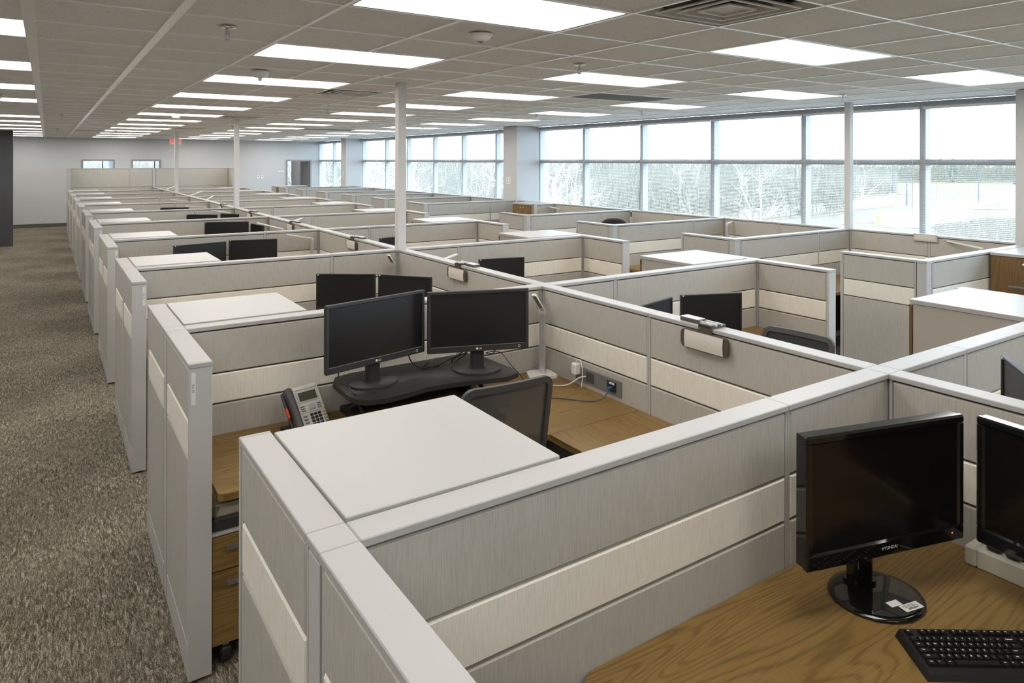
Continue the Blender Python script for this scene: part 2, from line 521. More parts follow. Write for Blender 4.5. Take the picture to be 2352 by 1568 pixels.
# mini blinds, slats turned flat
BAYN = 0
def blind(a, c, label):
    wd = c - a - 0.05
    t = thing('mini_blind', label, 'blind', (W - 0.035, (a + c) / 2, 0), 0, 'white mini blinds on the window wall')
    def slats():
        m_ = MB()
        z = 2.665
        while z > 1.0:
            y0, y1 = -wd / 2, wd / 2
            m_._add([(-0.012, y0, z), (0.0, y0, z + 0.0022), (0.012, y0, z), (-0.012, y1, z), (0.0, y1, z + 0.0022), (0.012, y1, z)], [(0, 1, 4, 3), (1, 2, 5, 4)])
            z -= 0.0205
        return m_.mesh('slats', 'blind_white')
    o = add('slats', cached(('slats', round(wd, 3)), slats), t); o['kind'] = 'stuff'
    obj('head_rail', MB().box(-0.018, -wd / 2, 2.672, 0.018, wd / 2, 2.70), 'blind_white', t)
    obj('bottom_rail', MB().box(-0.013, -wd / 2, 0.975, 0.013, wd / 2, 0.993), 'blind_white', t)
    for fy in (-0.36, 0.0, 0.36):
        obj('ladder_cord', MB().box(-0.0135, fy * wd - 0.0008, 0.98, -0.0125, fy * wd + 0.0008, 2.68), 'blind_white', t)
    obj('wand', MB().tube([(-0.022, -wd / 2 + 0.06, 2.67), (-0.022, -wd / 2 + 0.06, 1.45)], 0.0035, 6), 'blind_white', t)
seq = [b_ for b_ in bays if b_[0] > 2.9]
for i, (a, c) in enumerate(seq):
    blind(a, c, 'white mini blind with flat open slats in the %s window bay from the front' % ORD[i])

# ------------------------------------------------------------------ ceiling
GU, GV, GX, GY = 2.33, 3.063, 0.6016, 0.6096
def gu(i): return GU + GX * i
def gv(j): return GV + GY * j
ceil = struct('ceiling', MB().box(X0, Y0, 2.86, W + 0.25, YB + 0.2, 2.95), 'vent_dark')
lights = set()
for mrow in range(-2, 13):
    for i in (-6, -2, 2, 6):
        if i == -6 and mrow in (5,): continue
        lights.add((i, 3 * mrow - 1))
vents = {(0, -2): 1, (0, 6): 1, (0, 14): 1, (0, 22): 1, (0, 30): 1, (-3, 26): 1}
returns = {(4, 4), (4, 20)}
busy = set()
for (i, j) in lights | returns:
    busy.add((i, j)); busy.add((i + 1, j))
for q in vents: busy.add(q)
cells = []
for i in range(-9, 10):
    for j in range(-15, 37):
        if (i, j) not in busy: cells.append((i, j))
cells.sort(key=lambda q: (0 if gv(q[1] + 1) > 0.6 else 1, (gu(q[0])) ** 2 + gv(q[1]) ** 2))
tile_me = MB().box(-GX / 2 + 0.004, -GY / 2 + 0.004, 0.008, GX / 2 - 0.004, GY / 2 - 0.004, 0.022).mesh('ceiling_tile', 'ceiling_tile')
for (i, j) in cells[:280]:
    add('tile', tile_me, ceil, (gu(i) + GX / 2, gv(j) + GY / 2, CEIL + RND.uniform(-0.0008, 0.0008)))
rest = MB()
for (i, j) in cells[280:]:
    rest.box(gu(i) + 0.004, gv(j) + 0.004, CEIL + 0.008, gu(i + 1) - 0.004, gv(j + 1) - 0.004, CEIL + 0.022)
o = obj('tile_field', rest, 'ceiling_tile', ceil); o['kind'] = 'stuff'
for i in range(-9, 11):
    w_ = {-4: 0.026, -3: 0.022}.get(i, 0.0095)
    cuts = sorted(j for (a, j) in (lights | returns) if a + 1 == i)
    y0 = Y0
    for j in cuts + [None]:
        y1 = FAR if j is None else gv(j)
        obj('main_runner', MB().box(gu(i) - w_, y0, CEIL, gu(i) + w_, y1, CEIL + 0.012), 'tbar', ceil)
        if j is not None: y0 = gv(j + 1)
for j in range(-15, 38):
    # cross bars stop where a light or grille fills two cells; they run as one bar per row line
    obj('cross_bar', MB().box(X0, gv(j) - 0.0085, CEIL + 0.001, W - 0.02, gv(j) + 0.0085, CEIL + 0.011), 'tbar', ceil)
obj('border_strip', MB().box(gu(10) + 0.012, Y0, CEIL + 0.002, W, FAR, CEIL + 0.03).box(X0, Y0, CEIL + 0.002, gu(-9) - 0.012, FAR, CEIL + 0.03).box(X0, gv(37) + 0.012, CEIL + 0.003, W, FAR, CEIL + 0.03).box(X0, FAR + 0.13, CEIL + 0.002, W, YB, CEIL + 0.03), 'wall_paint', ceil)

COLN = {-6: 'over the corridor', -2: 'over the corridor block', 2: 'over the middle block', 6: 'over the window block'}
lf_me = None
def light_meshes():
    hx, hy = GX - 0.012, GY / 2 - 0.012
    f_ = MB()
    zt, zb = 0.05, 0.002
    t_ = 0.014
    f_.box(-hx, -hy, zb, hx, -hy + t_, zt).box(-hx, hy - t_, zb, hx, hy, zt).box(-hx, -hy + t_, zb, -hx + t_, hy - t_, zt).box(hx - t_, -hy + t_, zb, hx, hy - t_, zt)
    d_ = MB().box(-hx + t_, -hy + t_, 0.012, hx - t_, hy - t_, 0.016)
    return f_.mesh('frame', 'light_frame'), d_.mesh('diffuser', 'diffuser')
lfm, ldm = light_meshes()
cnt = {}
for (i, j) in sorted(lights, key=lambda q: (q[0], q[1])):
    vis = gv(j) > 1.9
    if vis:
        nn = cnt.get(i, 0); cnt[i] = nn + 1
        lab = 'lit ceiling light panel, %s from the front in the row %s' % (ORD[nn], COLN[i]); grp = None
    else:
        lab = 'lit ceiling light panel behind the viewpoint'; grp = 'ceiling lights behind the viewpoint'
    t = thing('ceiling_light', lab, 'light', (gu(i + 1), gv(j) + GY / 2, CEIL), 0, grp or 'recessed ceiling lights')
    add('frame', lfm, t); add('diffuser', ldm, t)

t = thing('ceiling_light', 'added unseen light panel brightening the office past the far doorway', 'light', (7.1, 28.2, CEIL - 0.052), 0, 'added office lights')  # unseen panel added to brighten the office wall behind the doorway
add('frame', lfm, t); add('diffuser', ldm, t)
t = thing('ceiling_light', 'added unseen light panel brightening the office behind the tall end panel', 'light', (1.0, 29.0, CEIL - 0.052), 0, 'added office lights')  # second unseen panel, added to light the other office
add('frame', lfm, t); add('diffuser', ldm, t)

# square diffuser vents
def make_vent(i, j, label):
    t = thing('ceiling_vent', label, 'vent', (gu(i) + GX / 2, gv(j) + GY / 2, CEIL), 0, 'square ceiling vents')
    h = GX / 2 - 0.013
    obj('backing', MB().box(-h, -h, 0.055, h, h, 0.06), 'vent_dark', t)
    def ring(a, w_, z0, z1, m_):
        # sloping square ring: outer half-size a at z0, inner a-w_ at z1
        c = a - w_
        vs = [(-a, -a, z0), (a, -a, z0), (a, a, z0), (-a, a, z0), (-c, -c, z1), (c, -c, z1), (c, c, z1), (-c, c, z1)]
        fs = [(q, (q + 1) % 4, 4 + (q + 1) % 4, 4 + q) for q in range(4)]
        m_._add(vs, fs); m_._add([(x, y, z + 0.002) for x, y, z in vs], [f[::-1] for f in fs])
        return m_
    outer = MB(); ring(h, 0.055, 0.003, 0.030, outer); obj('frame', outer, 'vent_tan', t)
    rims = ((0.232, 0.060), (0.165, 0.052), (0.095, 0.0))
    for a, slope in rims:
        lo = MB()
        lo.box(-a, -a, -0.006, a, -a + 0.009, 0.001).box(-a, a - 0.009, -0.006, a, a, 0.001).box(-a, -a + 0.009, -0.006, -a + 0.009, a - 0.009, 0.001).box(a - 0.009, -a + 0.009, -0.006, a, a - 0.009, 0.001)
        lv = obj('louvre', lo, 'white_plastic', t)
        if slope:
            sl = MB(); ring(a - 0.009, slope - 0.014, 0.0, 0.036, sl); obj('blade', sl, 'vent_tan', lv)
    obj('centre_plate', MB().cbox(-0.085, -0.085, 0.002, 0.085, 0.085, 0.008, 0.002), 'vent_tan', t)
    obj('damper', MB().lathe([(0.0, 0.03), (0.10, 0.034), (0.11, 0.05), (0.0, 0.052)], 16), 'dark_grey_plastic', t)
vl = ['square louvred ceiling vent beside the nearest light panel', 'square louvred ceiling vent before the first column', 'square louvred ceiling vent before the second column', 'square louvred ceiling vent between the second and third column', 'square louvred ceiling vent near the far exit sign', 'small square ceiling vent over the corridor block near the far wall']
for (q, lb) in zip(vents, vl): make_vent(q[0], q[1], lb)
for nn, (i, j) in enumerate(sorted(returns)):
    t = thing('return_grille', ['dark grey return air grille in the ceiling near the windows', 'dark grey return air grille in the ceiling far down the middle block'][nn], 'grille', (gu(i + 1), gv(j) + GY / 2, CEIL), 0)
    hx, hy = GX - 0.013, GY / 2 - 0.013
    obj('frame', MB().box(-hx, -hy, 0.002, hx, -hy + 0.02, 0.02).box(-hx, hy - 0.02, 0.002, hx, hy, 0.02).box(-hx, -hy + 0.02, 0.002, -hx + 0.02, hy - 0.02, 0.02).box(hx - 0.02, -hy + 0.02, 0.002, hx, hy - 0.02, 0.02), 'vent_metal', t)
    g = MB()
    y = -hy + 0.03
    while y < hy - 0.03:
        g.box(-hx + 0.02, y, 0.004, hx - 0.02, y + 0.008, 0.02); y += 0.016
    o = obj('fins', g, 'return_grille', t); o['kind'] = 'stuff'
    obj('backing', MB().box(-hx, -hy, 0.04, hx, hy, 0.045), 'vent_dark', t)

# sprinklers
def spr_mesh():
    p = MB().lathe([(0.0, 0.0), (0.046, -0.001), (0.043, -0.006), (0.012, -0.010), (0.0, -0.010)], 18)
    s_ = MB().tube([(0, 0, -0.01), (0, 0, -0.045)], 0.008, 8).tube([(0.011, 0, -0.02), (0.013, 0, -0.05), (0.004, 0, -0.066)], 0.003, 6).tube([(-0.011, 0, -0.02), (-0.013, 0, -0.05), (-0.004, 0, -0.066)], 0.003, 6).lathe([(0.0, -0.066), (0.019, -0.067), (0.019, -0.070), (0.0, -0.070)], 12)
    return p.mesh('escutcheon', 'chrome'), s_.mesh('sprinkler_head', 'aluminium')
sp1, sp2 = spr_mesh()
for (u, v, lb) in [(0.79, 3.89, 'chrome fire sprinkler over the first corridor desk'), (3.22, 3.95, 'chrome fire sprinkler over the middle block beside a light'), (6.99, 4.20, 'chrome fire sprinkler above the pale column by the windows'),
                   (0.20, 12.9, 'small fire sprinkler in the ceiling over the corridor edge'), (3.25, 9.5, 'fire sprinkler in the ceiling past the first column'), (7.0, 7.2, 'fire sprinkler in the ceiling over the third window desk'),
                   (-0.42, 9.3, 'fire sprinkler in the ceiling over the corridor lights'), (6.3, 8.75, 'fire sprinkler in the ceiling beside the fourth window row'), (6.6, 13.3, 'fire sprinkler in the ceiling beyond the wide pillar'), (3.2, 15.2, 'fire sprinkler in the ceiling between second and third columns'), (0.2, 18.6, 'tiny fire sprinkler in the corridor ceiling near the dark wall')]:
    t = thing('fire_sprinkler', lb, 'sprinkler', (u, v, CEIL), 0, 'ceiling fire sprinklers')
    add('escutcheon', sp1, t); add('sprinkler_head', sp2, t)
# detectors
def detector(u, v, lb, bulb):
    t = thing('smoke_detector', lb, 'detector', (u, v, CEIL), 0, 'white ceiling detectors')
    if bulb:
        obj('housing', MB().lathe([(0.0, 0.0), (0.062, 0.0), (0.066, -0.012), (0.06, -0.036), (0.05, -0.05), (0.03, -0.054), (0.0, -0.054)], 24), 'white_plastic', t)
        obj('bulb', MB().lathe([(0.0, -0.054), (0.013, -0.056), (0.016, -0.068), (0.009, -0.08), (0.0, -0.083)], 14), 'clear_bulb', t)
    else:
        obj('housing', MB().lathe([(0.0, 0.0), (0.066, 0.0), (0.064, -0.006), (0.05, -0.028), (0.03, -0.040), (0.0, -0.042)], 26), 'white_plastic', t)
        obj('sensor_window', MB().lathe([(0.0, -0.0415), (0.018, -0.0415), (0.014, -0.047), (0.0, -0.048)], 14), 'mid_grey_plastic', t)
detector(1.39, 5.66, 'white smoke detector with glass bulb hanging before a light panel', True)
detector(2.0, 3.32, 'white domed sensor in the ceiling behind the nearest light panel', False)
detector(1.7, 12.2, 'white domed detector between two lights over the corridor block', False)
detector(1.35, 19.0, 'small white detector over the far end of the corridor block', False)

# steel columns
COLUMNS = [(S, k(2)), (S, k(5)), (S, k(8))]
for (u, v) in COLUMNS:
    struct('steel_column', MB().box(u - 0.038, v - 0.038, 0, u + 0.038, v + 0.038, CEIL + 0.06), 'column_paint')
struct('steel_column', MB().box(Q - 0.002, ROWS[1] - 0.02, 0, Q + 0.068, ROWS[1] + 0.052, CEIL + 0.06), 'column_paint')

# ------------------------------------------------------------------ cubicle panels
STD = [(1.031, 1.235), (0.883, 1.024), (0.14, 0.876)]
TALL = [(1.27, 1.803), (1.031, 1.262), (0.883, 1.024), (0.14, 0.876)]
def tile_mesh(Ln, z0, z1, side, m):
    x0, x1 = -Ln / 2 + 0.013, Ln / 2 - 0.013
    ya, yb, c = 0.026, 0.0405, 0.005
    vs = []
    for (y, i_) in ((ya, 0.0), (yb - c, 0.0), (yb, c)):
        vs += [(x0 + i_, y, z0 + i_), (x1 - i_, y, z0 + i_), (x1 - i_, y, z1 - i_), (x0 + i_, y, z1 - i_)]
    fs = [(8, 9, 10, 11)]
    for r_ in (0, 4):
        for q in range(4): fs.append((r_ + q, r_ + (q + 1) % 4, r_ + 4 + (q + 1) % 4, r_ + 4 + q))
    m_ = MB()
    if side < 0:
        vs = [(-x, -y, z) for x, y, z in vs]
    fs = [f[::-1] for f in fs]
    m_._add(vs, fs)
    return m_.mesh('tile', m)

PAINT = {'cap': 'cap_paint'}
def panel(p0, p1, label, group, tiles=STD, zt=ZT, free=(False, False), gap=(HALF, HALF), sticker=None, sides=(1, -1)):
    a = Vector(p0); c = Vector(p1)
    d = (c - a); ln = d.length; d.normalize()
    a = a + d * (gap[0] + 0.0008); c = c - d * (gap[1] + 0.0008)
    Ln = round((c - a).length, 4)
    mid = (a + c) / 2
    t = thing('cubicle_panel', label, 'panel', (mid.x, mid.y, 0), math.atan2(d.y, d.x), group)
    key = ('pn', Ln, zt)
    h = Ln / 2
    add('core', cached(key + ('core',), lambda: MB().box(-h, -0.024, 0.02, h, 0.024, zt - 0.02).mesh('core', 'panel_core_shade')), t)
    add('top_cap', cached(key + ('cap',), lambda: MB().cbox(-h, -0.0445, zt - 0.02, h, 0.0445, zt, 0.0025).mesh('top_cap', 'cap_paint')), t)
    st = cached(key + ('stile',), lambda: MB().box(-0.0055, -0.038, 0.02, 0.0055, 0.038, zt - 0.02).mesh('stile', 'stile_paint'))
    add('stile', st, t, (-h + 0.0055, 0, 0)); add('stile', st, t, (h - 0.0055, 0, 0))
    add('base_trim', cached(key + ('base',), lambda: MB().box(-h + 0.011, -0.0405, 0.012, h - 0.011, 0.0405, 0.134).mesh('base_trim', 'panel_paint')), t)
    for side in sides:
        for (z0, z1) in tiles:
            cream = abs(z0 - 0.883) < 1e-6
            m_ = 'fabric_cream' if cream else 'fabric_grey'
            o_ = add('tile', cached(key + ('tile', z0, side), lambda: tile_mesh(Ln, z0, z1, side, m_)), t)
            if cream: o_['label'] = 'cream fabric tile'
    for e, s_ in zip(free, (-1, 1)):
        if e:
            et = cached(('endtrim', zt), lambda: MB().cbox(0, -0.0435, 0.012, 0.014, 0.0435, zt - 0.0205, 0.002).mesh('end_trim', 'panel_paint'))
            add('end_trim', et, t, (s_ * (h + 0.0002), 0, 0), 0 if s_ > 0 else PI)
            ec = cached(('endcap', zt), lambda: MB().cbox(0, -0.0445, zt - 0.02, 0.016, 0.0445, zt, 0.0025).mesh('end_cap', 'cap_paint'))
            add('end_cap', ec, t, (s_ * (h + 0.0002), 0, 0), 0 if s_ > 0 else PI)
            if sticker:
                side, txt = sticker
                # sticker stands on the outside of the end trim
                y = side
                kk = add('number_sticker', cached('stk', lambda: MB().box(0.0140, -0.008, 1.10, 0.0146, 0.008, 1.226).mesh('number_sticker', 'sticker_white')), t, (s_ * (h + 0.0002), 0, 0), 0 if s_ > 0 else PI)
                kk.location.y = y
                M_ = Matrix.Translation((0.0147, 0, 1.165)) @ Matrix.Rotation(PI / 2, 4, 'Z') @ Matrix.Rotation(PI / 2, 4, 'X') @ Matrix.Rotation(PI / 2, 4, 'Z')
                add('lettering', text_mesh(txt, 0.0125, 'ink', 0.00015), kk, M=M_)
    return t

def post(u, v, label, zt=ZT, strip=None):
    t = thing('panel_post', label, 'post', (u, v, 0), 0, 'panel corner posts')
    add('upright', cached(('post', zt), lambda: MB().box(-0.038, -0.038, 0.005, 0.038, 0.038, zt - 0.02).mesh('upright', 'stile_paint')), t)
    add('post_cap', cached(('pcap', zt), lambda: MB().cbox(-0.0442, -0.0442, zt - 0.02, 0.0442, 0.0442, zt, 0.0022).mesh('post_cap', 'cap_paint')), t)
    if strip:
        add('cover_strip', cached('strip', lambda: MB().cbox(-0.0405, -0.036, 0.012, -0.0382, 0.036, 1.232, 0.001).mesh('cover_strip', 'panel_paint')), t, (0, 0, 0), strip if strip != 1 else 0)
    return t

NK = 10
RET = 0.66
SEAMU = 2.03
colset = {(round(u, 2), round(v, 2)) for u, v in COLUMNS}
G1, G2, G3 = 'panels of the corridor block', 'panels of the middle block', 'panels of the window block'
STK = ['', '03 70K', '03 72K', '03 74K', '03 76K', '03 78K', '03 80K', '03 82K', '03 84K', '03 86K', '03 88K']
for i in range(0, NK + 1):
    v = k(i); od = ORD[i]
    tall = i == NK
    tiles, zt = (TALL, 1.83) if tall else (STD, ZT)
    # corridor block
    post(L, v, 'corner post where the %s cross row meets the corridor' % od, zt, 1)
    panel((L, v), (SEAMU, v), 'long grey fabric panel of the %s cross row, corridor block' % od, G1, tiles, zt, gap=(HALF, 0))
    panel((SEAMU, v), (S, v), 'short grey fabric panel of the %s cross row next to the spine, corridor block' % od, G1, tiles, zt, gap=(0, HALF))
    panel((L, v - RET), (L, v), 'grey end panel facing the corridor on the near side of the %s cross row' % od, G1, tiles, zt, free=(True, False), gap=(0, HALF), sticker=((0.026 if i == 1 else -0.028), STK[i]) if 0 < i < 9 else None)
    if not tall:
        panel((L, v), (L, v + RET), 'grey end panel facing the corridor on the far side of the %s cross row' % od, G1, tiles, zt, free=(False, True), gap=(HALF, 0))
    # spine
    if (round(S, 2), round(v, 2)) not in colset:
        post(S, v, 'centre post where the spine meets the %s cross row' % od, zt)
    if not tall:
        sm = v + (1.22 if i == 0 else 1.105)
        panel((S, v), (S, sm), 'grey spine panel, near half between the %s cross row and the next' % od, 'spine panels', gap=(HALF, 0))
        panel((S, sm), (S, k(i + 1)), 'grey spine panel, far half between the %s cross row and the next' % od, 'spine panels', gap=(0, HALF))
    # middle block
    post(R, v, 'corner post where the %s cross row meets the middle aisle' % od, zt)
    panel((S, v), (3.27, v), 'short grey fabric panel of the %s cross row next to the spine, middle block' % od, G2, tiles, zt, gap=(HALF, 0))
    panel((3.27, v), (R, v), 'long grey fabric panel of the %s cross row, middle block' % od, G2, tiles, zt, gap=(0, HALF))
    panel((R, v - RET), (R, v), 'grey end panel facing the middle aisle on the near side of the %s cross row' % od, G2, tiles, zt, free=(True, False), gap=(0, HALF))
    if not tall:
        panel((R, v), (R, v + RET), 'grey end panel facing the middle aisle on the far side of the %s cross row' % od, G2, tiles, zt, free=(False, True), gap=(HALF, 0))
# spine running back past the viewpoint
panel((S, K0 - 1.1), (S, K0), 'grey spine panel behind the two glossy black monitors', 'spine panels', gap=(0, HALF))
panel((S, K0 - 2.165), (S, K0 - 1.1), 'grey spine panel running back past the viewpoint', 'spine panels', gap=(0, 0))

# window block
def wrow(v, od, uend=Q, seam=7.35, back=RET + 0.02, wall=False):
    post(RB, v, 'corner post of the %s window row at the middle aisle' % od)
    panel((RB, v), (seam, v), 'long grey fabric panel of the %s window row' % od, G3, gap=(HALF, 0))
    panel((seam, v), (uend, v), 'short grey fabric panel of the %s window row near the glass' % od, G3, gap=(0, 0.002 if wall else HALF))
    panel((RB, v), (RB, v + back), 'grey end panel facing the middle aisle at the %s window row' % od, G3, free=(False, True), gap=(HALF, 0))
for i, v in enumerate(ROWS):
    wrow(v, ORD[i])
for i, v in enumerate(ROWS2):
    wrow(v, ORD[i + 4], 7.94 if i == 0 else Q, wall=(i == 0))
qs = [2.99] + ROWS[1:] + [10.55, 11.72]
for i in range(len(qs) - 1):
    a, c = qs[i], qs[i + 1]
    md = (a + c) / 2 if i else 3.80
    g0 = 0.002 if i == 0 else HALF
    panel((Q, a), (Q, md), 'grey panel along the window sill, near half of the %s window bay' % ORD[i], G3, gap=(g0, 0))
    panel((Q, md), (Q, c), 'grey panel along the window sill, far half of the %s window bay' % ORD[i], G3, gap=(0, HALF if i < len(qs) - 2 else 0.002))
    if 0 < i: post(Q, a, 'post at the window end of the %s row' % ORD[i])
qs2 = [12.27] + ROWS2[1:] + [21.46]
for i in range(len(qs2) - 2):
    a, c = qs2[i], qs2[i + 1]
    panel((Q, a), (Q, c), 'grey panel along the window sill in the %s bay past the wide pillar' % ORD[i], G3, gap=(0.002 if i == 0 else HALF, HALF))
    post(Q, c, 'post at the window end of the %s row past the wide pillar' % ORD[i + 1])
panel((7.55, 10.55), (Q, 10.55), 'short grey panel beside the wood-front cabinet at the wide pillar', G3, gap=(0.002, HALF), free=(True, False))

# ------------------------------------------------------------------ storage towers
def tower(u0, v0, label, body='taupe_laminate', group='white-topped storage towers', w_=0.60, dp=0.59, far=True):
    t = thing('storage_tower', label, 'cabinet', (u0, v0, 0), 0, group)
    z = 1.268
    key = ('tw', w_, dp, body)
    add('carcass', cached(key + ('b',), lambda: MB().box(0.006, 0.006, 0.04, w_ - 0.006, dp - 0.02, z - 0.028).mesh('carcass', body)), t)
    add('top', cached(key + ('t',), lambda: MB().cbox(0, 0, z - 0.026, w_, dp - 0.002, z, 0.002).mesh('top', 'white_laminate')), t)
    add('plinth', cached(key + ('p',), lambda: MB().box(0.02, 0.02, 0, w_ - 0.02, dp - 0.05, 0.04).mesh('plinth', 'black_matte')), t)
    dm = cached(key + ('d',), lambda: MB().cbox(0.004, dp - 0.017, 0.05, w_ / 2 - 0.0015, dp + 0.002, z - 0.030, 0.001).mesh('door', 'oak_z'))
    hm = cached(key + ('h',), lambda: MB().tube([(w_ / 2 - 0.03, dp, 0.62), (w_ / 2 - 0.03, dp + 0.025, 0.63), (w_ / 2 - 0.03, dp + 0.025, 0.73), (w_ / 2 - 0.03, dp, 0.74)], 0.005, 6).mesh('handle', 'steel'))
    d1 = add('door', dm, t); add('handle', hm, d1)
    d2 = add('door', dm, t, (w_ / 2, 0, 0)); add('handle', hm, d2, (-w_ / 2 + 0.06, 0, 0))
for i in range(0, NK):
    tower(L + HALF + 0.003, k(i) + HALF + 0.006, 'white-topped storage tower behind the %s cross row at the corridor' % ORD[i])
    tower(R - HALF - 0.64, k(i) + HALF + 0.006, 'white-topped storage tower behind the %s cross row at the middle aisle' % ORD[i], w_=0.637)

def wood_cabinet(u0, v0, u1, v1, face, label, z=1.262):
    """wardrobe with wooden doors on one side; face '-u' or '-v'"""
    t = thing('storage_cabinet', label, 'cabinet', (u0, v0, 0), 0)
    w_, dp = u1 - u0, v1 - v0
    obj('carcass', MB().box(0.02 if face == '-u' else 0, 0.02 if face == '-v' else 0, 0.04, w_, dp, z - 0.026), 'taupe_laminate', t)
    obj('top', MB().cbox(-0.004, -0.004, z - 0.026, w_, dp, z, 0.002), 'white_laminate', t)
    obj('plinth', MB().box(0.03, 0.03, 0, w_ - 0.02, dp - 0.02, 0.04), 'black_matte', t)
    ln = dp if face == '-u' else w_
    for q in range(2):
        a, c = q * ln / 2 + 0.002, (q + 1) * ln / 2 - 0.002
        if face == '-u':
            d = obj('door', MB().cbox(0.0, a, 0.05, 0.019, c, z - 0.03, 0.001), 'oak_z', t)
            hy = (c - 0.02 if q == 0 else a + 0.02)
            y2 = hy - 0.13 if q == 0 else hy + 0.13
            obj('handle', MB().box(-0.022, min(hy, y2), 0.975, -0.014, max(hy, y2), 0.99).box(-0.014, hy - 0.004, 0.978, 0, hy + 0.004, 0.987).box(-0.014, y2 - 0.004, 0.978, 0, y2 + 0.004, 0.987), 'steel', d)
            if q == 1 or dp < 0.65:
                M_ = Matrix.Translation((0.0, (a + 0.045) if q == 1 else (c - 0.05), z - 0.085)) @ Matrix.Rotation(-PI / 2, 4, 'Y')
                obj('lock', MB().lathe([(0.0, 0.0), (0.011, 0.0), (0.011, 0.003), (0.004, 0.0035), (0.0, 0.001)], 14, M_), 'chrome', d)
        else:
            d = obj('door', MB().cbox(a, 0.0, 0.05, c, 0.019, z - 0.03, 0.001), 'oak_z', t)
    return t
wood_cabinet(6.97, 2.20, 7.90, 2.80, '-u', 'tall wood-front cabinet with white top beside the near pillar')
wood_cabinet(7.49, 10.62, 7.97, 11.22, '-u', 'wood-front cabinet with white top in front of the wide pillar')
wood_cabinet(5.95, 22.2, 6.95, 22.75, '-v', 'wood-front cabinet with white top near the far wall doorway')
wood_cabinet(7.35, 19.45, 7.90, 20.0, '-u', 'small wood-front cabinet with white top near the far pillar')

# ------------------------------------------------------------------ desks
ZD = 0.73
def desk(prefix, poly, m, legs, parent):
    obj('worksurface', MB().prism(poly, ZD - 0.03, ZD), m, parent)
def rounded(poly, rr):
    out = []
    n_ = len(poly)
    for i, p in enumerate(poly):
        r_ = rr.get(i, 0)
        if not r_: out.append(p); continue
        P = Vector(p); A = Vector(poly[i - 1]); B = Vector(poly[(i + 1) % n_])
        a = P + (A - P).normalized() * r_; b_ = P + (B - P).normalized() * r_
        for q in range(7):
            t_ = q / 6
            out.append(tuple((1 - t_) ** 2 * a + 2 * t_ * (1 - t_) * P + t_ ** 2 * b_))
    return out
def corner_desk(u0, uspine, vb, ve, label, mirror=1, near=False):
    """corner worksurface against a cross row (at vb, running in u) and the spine (uspine)"""
    t = thing('corner_desk', label, 'desk', (u0, vb, 0), 0, 'wood corner desks')
    s_ = mirror
    X = abs(uspine - u0)
    jl = vb - 0.88
    poly = [(0, -0.655), (s_ * (X - 0.95), -0.655), (s_ * (X - 0.60), -0.885), (s_ * X, -0.885), (s_ * X, 0), (0, 0)]
    if s_ < 0: poly = poly[::-1]
    poly = rounded(poly, {0: 0.03} if s_ > 0 else {5: 0.03})
    obj('worksurface', MB().prism(poly, ZD - 0.03, ZD), 'oak_x', t)
    p2 = [(s_ * (X - 0.60), ve - vb), (s_ * X, ve - vb), (s_ * X, -0.8875), (s_ * (X - 0.60), -0.8875)]
    if s_ < 0: p2 = p2[::-1]
    obj('worksurface', MB().prism(p2, ZD - 0.03, ZD), 'oak_y', t)
    lg = cached('dleg', lambda: MB().box(-0.03, -0.03, 0, 0.03, 0.03, ZD - 0.031).mesh('leg', 'mid_grey_plastic'))
    add('leg', lg, t, (s_ * 0.06 , -0.05, 0)); add('leg', lg, t, (s_ * (X - 0.06), -0.06, 0)); add('leg', lg, t, (s_ * (X - 0.06), ve - vb + 0.08, 0))
    bk = cached('dbr', lambda: MB().box(-0.012, -0.03, ZD - 0.12, 0.012, 0.03, ZD - 0.031).mesh('bracket', 'white_plastic'))
    add('bracket', bk, t, (s_ * 0.02, -0.50, 0)); 
    return t
FV = 0.0415
for i in range(0, 3):
    corner_desk(L + FV + 0.002 + 0.02, S - FV - 0.002, k(i + 1) - FV - 0.002, k(i) + FV + 0.01, 'wood corner desk against the spine before the %s cross row, corridor block' % ORD[i + 1])
    corner_desk(R - FV - 0.02, S + FV + 0.002, k(i + 1) - FV - 0.002, k(i) + FV + 0.01, 'wood corner desk against the spine before the %s cross row, middle block' % ORD[i + 1], mirror=-1)
for i in range(3, 10):
    corner_desk(R - FV - 0.02, S + FV + 0.002, k(i + 1) - FV - 0.002, k(i) + FV + 0.01, 'wood corner desk mostly hidden before the %s cross row, middle block' % ORD[i + 1], mirror=-1)
    corner_desk(L + FV + 0.022, S - FV - 0.002, k(i + 1) - FV - 0.002, k(i) + FV + 0.01, 'wood corner desk mostly hidden before the %s cross row, corridor block' % ORD[i + 1])
# window block desks
for i, v in enumerate(ROWS):
    nv = (ROWS + [10.55])[i + 1]
    t = thing('corner_desk', 'wood corner desk beside the window sill past the %s window row' % ORD[i], 'desk', (Q - FV - 0.003, nv - FV - 0.003, 0), 0, 'wood corner desks')
    ln = nv - v - 2 * FV - 0.01
    obj('worksurface', MB().prism(rounded([(-1.96, -0.62), (-0.95, -0.62), (-0.62, -0.9), (0, -0.9), (0, 0), (-1.96, 0)], {0: 0.03}), ZD - 0.03, ZD), 'oak_x', t)
    obj('worksurface', MB().prism([(-0.62, -ln), (0, -ln), (0, -0.903), (-0.62, -0.903)], ZD - 0.03, ZD), 'oak_y', t)
    lg = cached('dleg', None)
    for p in ((-1.9, -0.06), (-0.06, -0.06), (-0.06, -ln + 0.06)): add('leg', lg, t, (p[0], p[1], 0))
    obj('modesty_panel', MB().box(-1.94, -0.05, 0.1, -0.1, -0.03, ZD - 0.031), 'black_matte', t)
